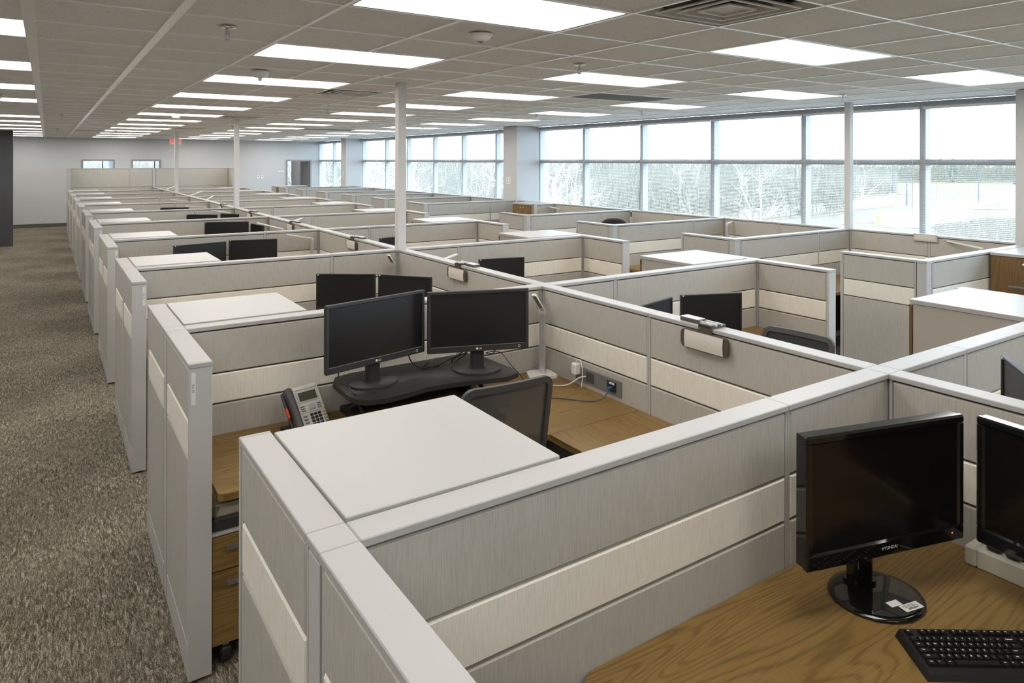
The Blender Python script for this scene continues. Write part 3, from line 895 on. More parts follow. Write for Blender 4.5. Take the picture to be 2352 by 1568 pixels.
# nearest desk, below the glossy monitors
t = thing('corner_desk', 'wide wood corner desk in front carrying glossy monitors and keyboard', 'desk', (S - FV - 0.002, K0 - FV - 0.002, 0), 0, 'wood corner desks')
poly = [(-1.505, -0.64), (-1.0, -0.68), (-0.70, -1.05), (-0.70, -1.8), (0, -1.8), (0, 0), (-1.505, 0)]
obj('worksurface', MB().prism(rounded(poly, {0: 0.05, 6: 0.07, 2: 0.1}), ZD - 0.03, ZD), 'oak_x', t)
for p in ((-1.42, -0.08), (-0.06, -0.06), (-0.06, -1.7)): add('leg', CACHE['dleg'], t, (p[0], p[1], 0))
# mid block desk on the viewer's side of the first row
t = thing('corner_desk', 'wood corner desk in the nearest middle block bay', 'desk', (S + FV + 0.002, K0 - FV - 0.002, 0), 0, 'wood corner desks')
obj('worksurface', MB().prism([(0, -1.6), (0.62, -1.6), (0.62, -0.95), (0.9, -0.65), (2.0, -0.65), (2.0, 0), (0, 0)], ZD - 0.03, ZD), 'oak_x', t)
for p in ((1.94, -0.06), (0.06, -0.06), (0.06, -1.5)): add('leg', CACHE['dleg'], t, (p[0], p[1], 0))

# ------------------------------------------------------------------ monitors
def frame_ring(m_, W_, H_, z0, y0, y1, bz, bb_, c=0.003):
    """bezel ring in xz, front at y0"""
    x = W_ / 2
    m_.cbox(-x, y0, z0, x, y1, z0 + bb_, c); m_.cbox(-x, y0, z0 + H_ - bz, x, y1, z0 + H_, c)
    m_.cbox(-x, y0, z0 + bb_ - c, -x + bz, y1, z0 + H_ - bz + c, c); m_.cbox(x - bz, y0, z0 + bb_ - c, x, y1, z0 + H_ - bz + c, c)

def monitor(pl, pr_, zb, H_, zdesk, label, style, group=None, base_off=None):
    a = Vector(pl); c = Vector(pr_)
    d = c - a; W_ = d.length
    mid = (a + c) / 2
    t = thing('monitor', label, 'monitor', (mid.x, mid.y, zdesk), math.atan2(d.y, d.x), group or 'flat computer monitors')
    z0 = zb - zdesk
    gl_ = style == 'gloss'
    case = {'gloss': 'black_gloss', 'matte': 'black_matte', 'plain': 'black_plastic'}[style]
    bz = {'gloss': 0.026, 'matte': 0.018, 'plain': 0.014}[style]
    bb_ = {'gloss': 0.05, 'matte': 0.033, 'plain': 0.018}[style]
    dep = 0.05 if gl_ else 0.028
    h = MB()
    frame_ring(h, W_, H_, z0, 0.0, 0.022, bz, bb_, 0.006 if gl_ else 0.003)
    x = W_ / 2
    h.box(-x + 0.004, 0.018, z0 + 0.006, x - 0.004, dep, z0 + H_ - 0.004)
    # swelling back shell
    h._add([(-x + 0.03, dep, z0 + 0.03), (x - 0.03, dep, z0 + 0.03), (x - 0.03, dep, z0 + H_ - 0.03), (-x + 0.03, dep, z0 + H_ - 0.03),
            (-x + 0.1, dep + 0.022, z0 + 0.08), (x - 0.1, dep + 0.022, z0 + 0.08), (x - 0.1, dep + 0.022, z0 + H_ - 0.08), (-x + 0.1, dep + 0.022, z0 + H_ - 0.08)],
           [(0, 1, 5, 4), (1, 2, 6, 5), (2, 3, 7, 6), (3, 0, 4, 7), (4, 5, 6, 7)])
    hb = obj('housing', h, case, t)
    obj('screen', MB().box(-x + bz - 0.003, 0.006, z0 + bb_ - 0.003, x - bz + 0.003, 0.010, z0 + H_ - bz + 0.003), 'screen_gloss' if gl_ else 'screen_matte', t)
    by = 0.05
    if base_off: by = base_off
    if style == 'gloss':
        obj('stand_neck', MB().prism(rrect(-0.037, 0.092, 0.037, 0.138, 0.012), 0.012, z0 + 0.12), case, t)
        obj('neck_arm', MB().box(-0.04, 0.05, z0 + 0.05, 0.04, 0.10, z0 + 0.15), case, t)
        obj('neck_collar', MB().prism(rrect(-0.045, 0.084, 0.045, 0.146, 0.016), 0.010, 0.022), case, t)
        obj('stand_base', MB().lathe([(0.0, 0.0), (0.132, 0.0), (0.140, 0.004), (0.138, 0.009), (0.12, 0.012), (0.0, 0.0125)], 40, Matrix.Translation((0, 0.05, 0)), sx=1.0, sy=0.93), case, t)
        lg_ = add('logo', text_mesh('HYUNDAI', 0.0135, 'silver_plastic', 0.0003), hb, M=Matrix.Translation((0.0, -0.0006, z0 + 0.026)) @ Matrix.Rotation(PI / 2, 4, 'X'))
        lg_['label'] = 'silver maker lettering'
        obj('power_light', MB().box(x - 0.055, -0.0012, z0 + 0.027, x - 0.051, 0.0, z0 + 0.031), 'red_led', hb)
    elif style == 'matte':
        obj('stand_neck', MB().prism(rrect(-0.036, 0.03, 0.036, 0.075, 0.012), 0.01, z0 + 0.07), case, t)
        obj('neck_collar', MB().prism(rrect(-0.041, 0.024, 0.041, 0.081, 0.014), 0.008, 0.018), case, t)
        pts = []
        for q in range(25):
            an = PI + PI * q / 24
            pts.append((0.135 * math.cos(an), 0.055 + 0.125 * math.sin(an)))
        pts += [(0.125, 0.095), (-0.125, 0.095)]
        obj('stand_base', MB().prism(pts, 0.0, 0.011), case, t)
        em = MB()
        em.lathe([(0.0, 0.0), (0.0065, 0.0), (0.0065, 0.0006), (0.0, 0.0006)], 16, Matrix.Translation((-0.011, -0.0002, z0 + 0.0155)) @ Matrix.Rotation(PI / 2, 4, 'X'))
        o_ = obj('logo', em, 'sticker_white', hb)
        add('lettering', text_mesh('LG', 0.0135, 'sticker_white', 0.0003, 0.0003), hb, M=Matrix.Translation((0.007, -0.0005, z0 + 0.0155)) @ Matrix.Rotation(PI / 2, 4, 'X'))
        obj('power_button', MB().tube([(x - 0.055 + 0.006 * math.cos(q * PI / 8), -0.0006, z0 + 0.0165 + 0.006 * math.sin(q * PI / 8)) for q in range(17)], 0.0012, 6, False), 'sticker_white', hb)
        for q in range(5):
            obj('button', MB().box(x - 0.135 + 0.014 * q, -0.001, z0 + 0.0155, x - 0.128 + 0.014 * q, 0.0, z0 + 0.0175), 'mid_grey_plastic', hb)
        obj('trim_line', MB().box(-x + bz, -0.0012, z0 + bb_ - 0.002, x - bz, 0.003, z0 + bb_), 'mid_grey_plastic', hb)
    else:
        obj('stand_neck', MB().box(-0.03, 0.035, 0.01, 0.03, 0.07, z0 + 0.08), 'black_plastic', t)
        obj('stand_base', MB().prism(rrect(-0.11, -0.03, 0.11, 0.13, 0.03), 0.0, 0.012), 'black_plastic', t)
        obj('badge', MB().box(-x + 0.012, -0.0008, z0 + H_ - 0.0125, -x + 0.022, 0.0, z0 + H_ - 0.0035), 'sticker_white', hb)
    return t

RZ = 0.918
monitor((1.116, 3.283), (1.706, 3.411), 1.028, 0.335, RZ, 'matte black monitor on the phone end of the black riser', 'matte')
monitor((1.688, 3.345), (2.214, 3.155), 1.030, 0.33, RZ, 'matte black monitor with round maker logo on the black riser beside the lamp', 'matte')
hm1 = monitor((1.811, 1.192), (2.393, 1.031), 0.881, 0.39, ZD, 'glossy black monitor turned to the viewer on the nearest wood desk', 'gloss')
monitor((2.40, 1.005), (2.33, 0.43), 0.885, 0.39, ZD, 'glossy black monitor cut by the frame edge above the power strip', 'gloss')
monitor((1.786, 5.50), (2.18, 5.235), 0.87, 0.29, ZD, 'plain black monitor in the second corridor bay, farther from the spine', 'plain')
monitor((2.19, 5.21), (2.48, 4.85), 0.87, 0.29, ZD, 'plain black monitor in the second corridor bay, below the name card', 'plain')
monitor((1.05, 7.65), (1.57, 7.77), 0.90, 0.313, ZD, 'angled black monitor in the third corridor bay with glare on its screen', 'plain')
monitor((1.61, 7.86), (2.08, 7.72), 0.90, 0.313, ZD, 'dark black monitor in the third corridor bay beside the desk lamp', 'plain')
monitor((1.74, 9.98), (2.26, 9.79), 0.925, 0.318, ZD, 'wide black monitor in the fourth corridor bay', 'plain')
monitor((2.28, 9.78), (2.335, 9.37), 0.90, 0.318, ZD, 'black monitor seen nearly edge on in the fourth corridor bay', 'plain')
monitor((1.87, 12.28), (2.28, 11.99), 0.875, 0.315, ZD, 'black monitor rim showing above the fifth corridor cross row', 'plain')
monitor((2.38, 12.26), (2.58, 11.90), 0.875, 0.315, ZD, 'small black monitor rim beside the lamp in the fifth corridor bay', 'plain')
monitor((1.75, 14.42), (2.2, 14.2), 0.885, 0.30, ZD, 'thin black monitor edge in the sixth corridor bay', 'plain')
monitor((3.05, 3.17), (3.466, 3.27), 0.86, 0.30, ZD, 'black monitor half hidden by the spine in the first middle bay', 'plain')
monitor((3.56, 3.285), (3.985, 3.12), 0.86, 0.30, ZD, 'black monitor with side buttons in the first middle bay', 'plain')
monitor((3.30, 5.50), (3.74, 5.40), 0.86, 0.30, ZD, 'black monitor with blue glare in the second middle bay', 'plain')
monitor((3.2, 7.55), (3.56, 7.62), 0.86, 0.31, ZD, 'corner of a black monitor in the third middle bay', 'plain')
monitor((2.90, 1.05), (3.14, 1.225), 0.95, 0.35, ZD, 'plain dark back of a monitor in the nearest middle bay', 'plain') if False else None
# back of a monitor: seen from behind, so its screen turns to the middle aisle
monitor((3.14, 1.225), (2.80, 0.97), 0.95, 0.35, ZD, 'plain dark monitor seen from behind over the spine', 'plain')

# asset labels on the glossy stand
sb = [c for c in hm1.children if c.name.startswith('stand_base')][0]
ML = Matrix.Translation((0.014, -0.022, 0.0)) @ Matrix.Rotation(0.05, 4, 'Z')
obj('asset_label', MB().box(-0.004, -0.030, 0.0125, 0.066, 0.0, 0.0130, ML), 'sticker_white', sb)
bars = MB()
x = 0.012
while x < 0.054:
    w_ = RND.choice((0.0008, 0.0015, 0.0022)); bars.box(x, -0.025, 0.0130, x + w_, -0.0175, 0.0132, ML); x += w_ + RND.choice((0.0009, 0.0016))
for q in range(3): bars.box(0.004, -0.0145 + 0.0042 * q, 0.0130, 0.058 - 0.006 * q, -0.0132 + 0.0042 * q, 0.0132, ML)
obj('lettering', bars, 'ink', sb)
obj('blank_label', MB().box(-0.026, 0.0015, 0.0125, 0.016, 0.026, 0.0130, ML), 'sticker_white', sb)

# ------------------------------------------------------------------ black monitor riser
t = thing('monitor_riser', 'black sit-stand riser carrying two matte monitors', 'riser', (0, 0, ZD))
top = [(1.235, 3.20), (1.27, 3.155), (1.36, 3.135), (1.47, 3.145), (1.60, 3.175), (1.74, 3.165), (1.90, 3.125), (2.03, 3.09), (2.12, 3.12), (2.14, 3.20), (2.12, 3.58), (2.05, 3.615), (1.36, 3.615), (1.27, 3.59), (1.225, 3.50), (1.22, 3.26)]
obj('top', MB().prism(top, RZ - ZD - 0.024, RZ - ZD), 'riser_black', t)
obj('base_frame', MB().box(1.30, 3.25, 0, 1.36, 3.6, 0.03).box(2.0, 3.25, 0, 2.06, 3.6, 0.03).box(1.36, 3.55, 0, 2.0, 3.6, 0.03), 'riser_black', t)
for x in (1.33, 2.03):
    obj('lift_arm', MB().tube([(x, 3.28, 0.03), (x, 3.52, RZ - ZD - 0.03)], 0.014, 6).tube([(x, 3.52, 0.03), (x, 3.28, RZ - ZD - 0.03)], 0.014, 6), 'riser_black', t)
obj('keyboard_tray', MB().prism([(1.42, 3.02), (1.95, 2.98), (1.97, 3.2), (1.42, 3.2)], 0.02, 0.035), 'riser_black', t)
# cables below the monitors
def cable(name, pts, r_, m_, label):
    # smooth through the points
    P = [Vector(p) for p in pts]; out = []
    for i in range(len(P) - 1):
        p0 = P[max(i - 1, 0)]; p1 = P[i]; p2 = P[i + 1]; p3 = P[min(i + 2, len(P) - 1)]
        for q in range(6):
            s_ = q / 6
            out.append(0.5 * ((2 * p1) + (p2 - p0) * s_ + (2 * p0 - 5 * p1 + 4 * p2 - p3) * s_ * s_ + (3 * p1 - p0 - 3 * p2 + p3) * s_ ** 3))
    out.append(P[-1])
    return tag(obj(name, MB().tube(out, r_, 6), m_), label, 'cable')
zr = RZ + 0.004
cable('monitor_cable', [(1.62, 3.45, 1.03), (1.66, 3.47, 0.96), (1.72, 3.46, zr), (1.77, 3.44, zr), (1.74, 3.48, zr + 0.004), (1.70, 3.45, zr + 0.008), (1.79, 3.47, zr), (1.85, 3.56, zr), (1.87, 3.60, zr)], 0.0035, 'black_plastic', 'black cable looped on the riser between the two matte monitors')
cable('monitor_cable', [(1.90, 3.33, 1.02), (1.87, 3.40, 0.96), (1.90, 3.44, zr + 0.012), (1.96, 3.42, 0.97), (1.93, 3.36, 1.0), (1.86, 3.44, 0.95), (1.80, 3.46, zr), (1.745, 3.50, zr), (1.76, 3.53, zr), (1.80, 3.55, zr)], 0.0035, 'black_plastic', 'black cable bundle left of the neck of the riser monitor by the lamp')
cable('monitor_cable', [(1.23, 3.40, 1.02), (1.22, 3.40, 0.98), (1.245, 3.33, 0.94), (1.255, 3.27, zr), (1.262, 3.262, zr)], 0.0035, 'black_plastic', 'black cable dropping from the riser monitor nearest the phone')
cable('monitor_cable', [(2.06, 3.28, 1.03), (2.10, 3.38, 0.99), (2.15, 3.40, 0.97), (2.14, 3.42, 0.95), (2.10, 3.42, 0.96), (2.12, 3.36, 0.98), (2.17, 3.36, 0.96), (2.16, 3.25, zr), (2.2, 3.2, 0.86), (2.3, 3.25, ZD + 0.004)], 0.0028, 'black_plastic', 'thin black cable curling off the riser towards the lamp')

# ------------------------------------------------------------------ desk phone
t = thing('desk_phone', 'silver office desk phone with black handset and red light', 'phone', (1.08, 3.44, ZD), math.radians(13), None)
tilt = math.radians(52)
F = Matrix.Translation((0, -0.055, 0.022)) @ Matrix.Rotation(tilt, 4, 'X')       # face plane: x across, y up the face, z out
body = MB()
body.cbox(-0.055, 0, -0.022, 0.095, 0.215, 0.0, 0.006, F)
obj('body', body, 'silver_plastic', t)
ft = MB()
ft.prism([(-0.055, 0.0), (0.14, 0.0), (0.09, 0.13), (0.07, 0.15)], -0.10, 0.09, Matrix.Rotation(PI / 2, 4, 'Z') @ Matrix.Rotation(PI / 2, 4, 'X')) if False else ft.box(-0.10, -0.05, 0, 0.09, 0.09, 0.014).box(-0.06, 0.03, 0.014, 0.06, 0.08, 0.10)
obj('foot', ft, 'black_plastic', t)
obj('cradle', MB().cbox(-0.105, 0.0, -0.022, -0.055, 0.21, -0.004, 0.005, F), 'dark_grey_plastic', t)
hs = MB()
pts = []; rs = []
for q in range(11):
    s_ = q / 10
    pts.append((-0.083, 0.005 + 0.205 * s_, 0.016 + 0.014 * math.sin(PI * s_)))
    rs.append(0.019 + 0.008 * (abs(2 * s_ - 1) ** 3))
rs[0] = 0.020; rs[-1] = 0.020
hs.tube(pts, rs, 14, True, True, F)
obj('handset', hs, 'dark_grey_plastic', t)
obj('message_light', MB().cbox(-0.1165, 0.075, 0.004, -0.1075, 0.125, 0.018, 0.002, F), 'red_lens', t)
obj('display_bezel', MB().cbox(-0.036, 0.135, 0.0, 0.078, 0.195, 0.003, 0.001, F), 'aluminium', t)
obj('display', MB().box(-0.027, 0.142, 0.003, 0.069, 0.187, 0.0038, F), 'lcd_olive', t)
obj('brow', MB().cbox(-0.045, 0.2, -0.01, 0.085, 0.222, 0.004, 0.003, F), 'silver_plastic', t)
obj('seam', MB().box(-0.054, 0.082, 0.0, 0.094, 0.0832, 0.0004, F), 'ink', t)
for r_ in range(4):
    for c_ in range(3):
        obj('dial_key', MB().cbox(0.002 + 0.021 * c_, 0.060 - 0.0165 * r_, 0.0, 0.019 + 0.021 * c_, 0.073 - 0.0165 * r_, 0.003, 0.001, F), 'black_plastic', t)
for r_ in range(4):
    o_ = obj('soft_key', MB().cbox(-0.036, 0.060 - 0.0165 * r_, 0.0, -0.014, 0.068 - 0.0165 * r_, 0.0025, 0.001, F), 'green_key' if r_ == 3 else 'mid_grey_plastic', t)
    obj('soft_key', MB().cbox(0.070, 0.062 - 0.0165 * r_, 0.0, 0.089, 0.071 - 0.0165 * r_, 0.0025, 0.001, F), ('amber_key', 'blue_key', 'green_key', 'mid_grey_plastic')[r_], t)
for r_ in range(3):
    obj('feature_key', MB().cbox(-0.034, 0.112 - 0.011 * r_, 0.0, -0.012, 0.118 - 0.011 * r_, 0.0025, 0.001, F), 'mid_grey_plastic', t)
    obj('feature_key', MB().cbox(0.055, 0.112 - 0.011 * r_, 0.0, 0.076, 0.118 - 0.011 * r_, 0.0025, 0.001, F), 'mid_grey_plastic', t)
obj('navigation_pad', MB().cbox(0.003, 0.092, 0.0, 0.040, 0.118, 0.005, 0.002, F), 'aluminium', t)

# ------------------------------------------------------------------ desk lamps
def lamp(u, v, ztop, az, el, label, ln=0.34, lean=(0, 0)):
    """slim square-post task lamp; az = compass angle of the light bar in the uv plane, el = its tilt above level"""
    t = thing('desk_lamp', label, 'lamp', (u, v, ZD), 0, 'slim white task lamps')
    h = ztop - ZD
    obj('base', MB().prism(rounded([(-0.13, -0.05), (0.06, -0.09), (0.08, 0.06), (-0.06, 0.09)], {0: 0.03, 1: 0.03, 2: 0.03, 3: 0.03}), 0, 0.018), 'white_plastic', t)
    obj('post', MB().prism(rrect(-0.020, -0.013, 0.020, 0.013, 0.007), 0.018, h, Matrix.Rotation(az + PI / 2, 4, 'Z')), 'aluminium', t)
    obj('collar', MB().prism(rrect(-0.022, -0.015, 0.022, 0.015, 0.007), h, h + 0.024, Matrix.Rotation(az + PI / 2, 4, 'Z')), 'silver_plastic', t)
    M_ = Matrix.Translation((0, 0, h + 0.026)) @ Matrix.Rotation(az, 4, 'Z') @ Matrix.Rotation(-el, 4, 'Y')
    obj('light_bar', MB().prism(rrect(-0.012, -0.013, ln, 0.013, 0.008), -0.006, 0.006, M_), 'white_plastic', t)
    obj('lens', MB().box(0.05, -0.010, -0.0068, ln - 0.015, 0.010, -0.006, M_), 'mid_grey_plastic', t)
to_cam = lambda u, v: math.atan2(-v, -u)
lamp(2.56, 3.50, 1.115, to_cam(2.56, 3.5) - 0.22, math.radians(30), 'white task lamp with tilted head standing beside the riser', 0.27)
lamp(2.545, 5.72, 1.135, to_cam(2.54, 5.7) - 0.15, math.radians(22), 'white task lamp at the spine in the second corridor bay', 0.27)
lamp(2.52, 7.90, 1.15, PI + 0.1, math.radians(12), 'white task lamp with level bar in the third corridor bay', 0.30)
lamp(2.60, 9.35, 1.13, math.radians(118), math.radians(7), 'white task lamp bar slanting along the spine in the fourth corridor bay', 0.5)
lamp(2.52, 12.2, 1.17, PI - 0.2, math.radians(10), 'white task lamp over the fifth corridor bay monitors', 0.28)
lamp(2.5, 14.2, 1.15, PI - 0.3, math.radians(5), 'white task lamp bar in the sixth corridor bay', 0.36)
lamp(2.5, 16.3, 1.17, PI - 0.4, math.radians(5), 'white task lamp bar in the seventh corridor bay', 0.34)
lamp(2.93, 5.55, 1.145, 0.60, math.radians(3), 'white task lamp bar showing past the spine in the second middle bay', 0.33)
lamp(2.93, 10.05, 1.17, 0.80, math.radians(4), 'white task lamp bar showing past the spine in the fourth middle bay', 0.36)
lamp(2.92, 16.55, 1.17, 1.0, math.radians(10), 'white task lamp bar showing past the spine in the seventh middle bay', 0.40)
lamp(2.92, 18.7, 1.17, 0.7, math.radians(12), 'white task lamp bar showing past the spine in the eighth middle bay', 0.45)
lamp(2.92, 22.9, 1.17, 0.8, math.radians(12), 'white task lamp bar showing past the spine below the tall end panel', 0.45)
lamp(7.83, 3.22, 1.165, math.radians(70), math.radians(4), 'white task lamp bar below the near pillar window', 0.42)
lamp(7.80, 6.36, 1.18, 0.25, math.radians(4), 'white task lamp standing under the second window bay', 0.32)
lamp(7.82, 8.28, 1.14, to_cam(7.82, 8.28), math.radians(25), 'white task lamp beside the black chair at the windows', 0.26)
lamp(7.86, 10.25, 1.16, math.radians(100), math.radians(5), 'white task lamp bar beside the wide pillar cabinet', 0.36)

# ------------------------------------------------------------------ name card holders and clip rails on the spine
def card_holder(v, label, dv=-0.13, wcard=0.235):
    t = thing('name_card_holder', label, 'sign', (S - 0.0445, v, 0), 0, 'spine name card holders')
    zc = 1.193
    def shell():
        m_ = MB()
        P = rrect(-wcard / 2 - 0.026, -0.044, wcard / 2 + 0.026, 0.044, 0.024, 6)
        m_.prism(P, 0.0, 0.016, Matrix(((0, 0, -1, -0.004), (-1, 0, 0, 0), (0, 1, 0, zc), (0, 0, 0, 1))))
        return m_.mesh('shell', 'bronze')
    add('shell', cached(('csh', wcard), shell), t)
    # curved card
    def card():
        m_ = MB(); n_ = 8
        vs = []
        for q in range(n_ + 1):
            z = zc - 0.042 + 0.084 * q / n_
            x = -0.0205 - 0.0035 * math.sin(PI * q / n_)
            vs += [(x, -wcard / 2, z), (x, wcard / 2, z)]
        m_._add(vs, [(2 * q, 2 * q + 1, 2 * q + 3, 2 * q + 2)[::-1] for q in range(n_)], None, True)
        return m_.mesh('card', 'paper_card')
    add('card', cached(('ccd', wcard), card), t)
    add('hanger', cached('hang', lambda: MB().box(-0.010, -0.04, zc + 0.03, -0.005, 0.04, ZT + 0.012).box(-0.010, -0.04, ZT + 0.0015, 0.094, 0.04, ZT + 0.012).mesh('hanger', 'bronze')), t)
    add('clip_plate', cached('clipp', lambda: MB().cbox(0.0, -0.034, ZT + 0.0125, 0.075, 0.034, ZT + 0.018, 0.001).box(0.012, -0.05, ZT + 0.0125, 0.022, 0.05, ZT + 0.022).box(0.05, -0.05, ZT + 0.0125, 0.06, 0.05, ZT + 0.022).mesh('clip_plate', 'aluminium')), t)
    t2 = thing('clip_rail', label.replace('name card holder hung', 'aluminium clip rail resting'), 'clip', (S + 0.005, v + dv, ZT), 0, 'aluminium clips on the spine')
    add('rail', cached('railm', lambda: MB().cbox(-0.026, -0.058, 0.0005, 0.03, 0.058, 0.017, 0.002).mesh('rail', 'bronze')), t2)
    add('plate', cached('railp', lambda: MB().cbox(-0.026, -0.058, 0.0175, 0.03, 0.058, 0.021, 0.001).mesh('plate', 'aluminium')), t2)
card_holder(2.277, 'name card holder hung over the spine of the first bay', 0.13)
card_holder(4.71, 'name card holder hung over the spine of the second bay')
card_holder(6.95, 'name card holder hung over the spine of the third bay')
card_holder(9.15, 'name card holder hung over the spine of the fourth bay')
card_holder(11.35, 'name card holder hung over the spine of the fifth bay')
card_holder(13.55, 'name card holder hung over the spine of the sixth bay')
t = thing('name_card_holder', 'silver name holder hung on the window sill panel by the near pillar', 'sign', (Q - 0.0445, 3.83, 0), 0)
obj('shell', MB().cbox(-0.018, -0.125, 1.192, -0.003, 0.125, 1.272, 0.003), 'aluminium', t)
obj('card', MB().box(-0.0195, -0.105, 1.212, -0.018, 0.105, 1.262), 'paper_card', t)
obj('hanger', MB().box(-0.004, -0.09, 1.2635, 0.05, 0.09, 1.272), 'aluminium', t)

# ------------------------------------------------------------------ power plate, adapter and cables on the spine
t = thing('power_plate', 'grey power and data plate on the spine above the wood desk', 'outlet', (S - FV, 3.07, 0), 0)
obj('plate', MB().cbox(-0.006, -0.20, 0.757, -0.0005, 0.20, 0.843, 0.001), 'mid_grey_plastic', t)
obj('data_jack', MB().cbox(-0.010, -0.16, 0.772, -0.0062, -0.085, 0.828, 0.001), 'black_plastic', t)
obj('jack_label', MB().box(-0.0108, -0.148, 0.812, -0.0102, -0.105, 0.823), 'sticker_white', t)
obj('socket', MB().cbox(-0.009, 0.03, 0.772, -0.0062, 0.10, 0.83, 0.001), 'dark_grey_plastic', t)
t = thing('power_adapter', 'white power adapter plugged into the spine plate', 'adapter', (S - FV - 0.0095, 3.235, 0.805), 0)
obj('body', MB().cbox(-0.042, -0.022, -0.005, 0, 0.022, 0.06, 0.005), 'white_plastic', t)
pts = [(-0.02, 0.0, 0.06), (-0.02, -0.01, 0.085), (-0.02, -0.04, 0.085), (-0.018, -0.055, 0.04), (-0.018, -0.056, -0.02), (-0.02, -0.05, -0.071)]
obj('lead', MB().tube(pts, 0.003, 6), 'white_plastic', t)
cable('lamp_cable', [(2.36, 3.40, ZD + 0.006), (2.46, 3.33, ZD + 0.005), (2.55, 3.25, ZD + 0.01), (2.60, 3.19, 0.79), (2.632, 3.165, 0.80)], 0.0045, 'cream_plastic', 'cream power cord running from the lamp to the spine plate')
cable('network_cable', [(2.25, 3.20, ZD + 0.004), (2.38, 3.12, ZD + 0.004), (2.5, 2.98, ZD + 0.004), (2.57, 2.94, ZD + 0.02), (2.612, 2.945, 0.79)], 0.0035, 'grey_cable', 'dark network cable plugged into the spine plate')
tag(obj('network_plug', MB().cbox(-0.03, -0.008, -0.007, 0.0, 0.008, 0.007, 0.001), 'blue_plug', None, (S - FV - 0.0105, 2.945, 0.793)), 'blue network plug in the spine plate', 'plug')

# ------------------------------------------------------------------ chairs
def chair(u, v, rz, ztop, label, solid=False, rad=0.055):
    """mesh-back task chair facing local +y"""
    t = thing('task_chair', label, 'chair', (u, v, 0), rz, 'black task chairs')
    zs = 0.47
    w_ = 0.235; zb = zs + 0.10
    # flat frame: rounded rectangle ring leaning back (towards -y) with height, slightly hollow
    def back(x, z, dy=0.0): return (x, -0.22 - 0.09 * (z - zb) / (ztop - zb) - 0.022 * (1 - (x / w_) ** 2) + 0.02 + dy, z)
    def ringpts(ins):
        P = rrect(-w_ + ins, zb + ins, w_ - ins, ztop - ins, rad - min(ins, 0.03), 5)
        out = []
        for q in range(len(P)):
            a_, b_ = Vector(P[q]), Vector(P[(q + 1) % len(P)])
            kk_ = 6 if (b_ - a_).length > 0.1 else 1
            for e in range(kk_): out.append(a_ + (b_ - a_) * e / kk_)
        return out
    o1, i1 = ringpts(0.0), ringpts(0.030)
    nn = len(o1)
    vs = [back(p.x, p.y, -0.011) for p in o1] + [back(p.x, p.y, -0.013) for p in i1] + [back(p.x, p.y, 0.013) for p in i1] + [back(p.x, p.y, 0.011) for p in o1]
    fs = []
    for a_ in range(4):
        for q in range(nn):
            c_ = (a_ + 1) % 4
            fs.append((a_ * nn + q, a_ * nn + (q + 1) % nn, c_ * nn + (q + 1) % nn, c_ * nn + q))
    fr_ = MB(); fr_._add(vs, fs)
    obj('back_frame', fr_, 'dark_grey_plastic', t)
    bm_ = MB(); nx, nz = 8, 8
    vs = []
    for iz in range(nz + 1):
        for ix in range(nx + 1):
            z = zb + 0.025 + (ztop - zb - 0.05) * iz / nz
            x = (-1 + 2 * ix / nx) * (w_ - 0.026 - max(0.0, rad - 0.06) * (0.75 if iz in (0, nz) else 0.28 if iz in (1, nz - 1) else 0))
            vs.append(back(x, z))
    bm_._add(vs, [(iz * (nx + 1) + ix, iz * (nx + 1) + ix + 1, (iz + 1) * (nx + 1) + ix + 1, (iz + 1) * (nx + 1) + ix) for iz in range(nz) for ix in range(nx)], None, True)
    obj('back_mesh', bm_, 'black_matte' if solid else 'chair_mesh', t)
    obj('back_support', MB().tube([(0, -0.15, zs - 0.06), (0, -0.30, zs - 0.02), (0, -0.33, zs + 0.12), (0, -0.345, zs + 0.3)], 0.018, 8), 'black_plastic', t)
    seat = MB().prism(rrect(-0.25, -0.22, 0.25, 0.26, 0.09), zs - 0.055, zs)
    obj('seat', seat, 'black_matte', t)
    for s_ in (-1, 1):
        ar = obj('armrest', MB().prism(rrect(s_ * 0.28 - 0.04, -0.12, s_ * 0.28 + 0.04, 0.14, 0.03), zs + 0.20, zs + 0.225), 'dark_grey_plastic', t)
        obj('arm_post', MB().tube([(s_ * 0.22, -0.02, zs - 0.05), (s_ * 0.29, -0.02, zs - 0.03), (s_ * 0.285, 0.0, zs + 0.2)], 0.016, 8), 'black_plastic', ar)
    obj('gas_lift', MB().tube([(0, 0, 0.10), (0, 0, zs - 0.05)], 0.027, 12), 'black_plastic', t)
    for q in range(5):
        an = 2 * PI * q / 5 + 0.3
        cx, sy = math.cos(an), math.sin(an)
        lgq = obj('base_leg', MB().tube([(0.02 * cx, 0.02 * sy, 0.11), (0.30 * cx, 0.30 * sy, 0.075)], [0.024, 0.014], 6), 'black_plastic', t)
        obj('caster', MB().lathe([(0.0, -0.018), (0.028, -0.018), (0.030, 0.0), (0.028, 0.018), (0.0, 0.018)], 14, Matrix.Translation((0.30 * cx, 0.30 * sy, 0.0305)) @ Matrix.Rotation(an, 4, 'Z') @ Matrix.Rotation(PI / 2, 4, 'Y')), 'black_plastic', lgq)
    return t
chair(1.715, 2.87, math.radians(-2), 1.085, 'black mesh-back task chair at the nearest corridor desk')
chair(3.60, 2.60, math.radians(95), 1.005, 'dark task chair back with grey rim in the first middle bay', True)
chair(7.28, 8.02, math.radians(-50), 1.21, 'black task chair rising above the third window row', True, 0.19)
chair(6.75, 9.75, math.radians(-60), 1.15, 'task chair top just showing above the fourth window row', True)

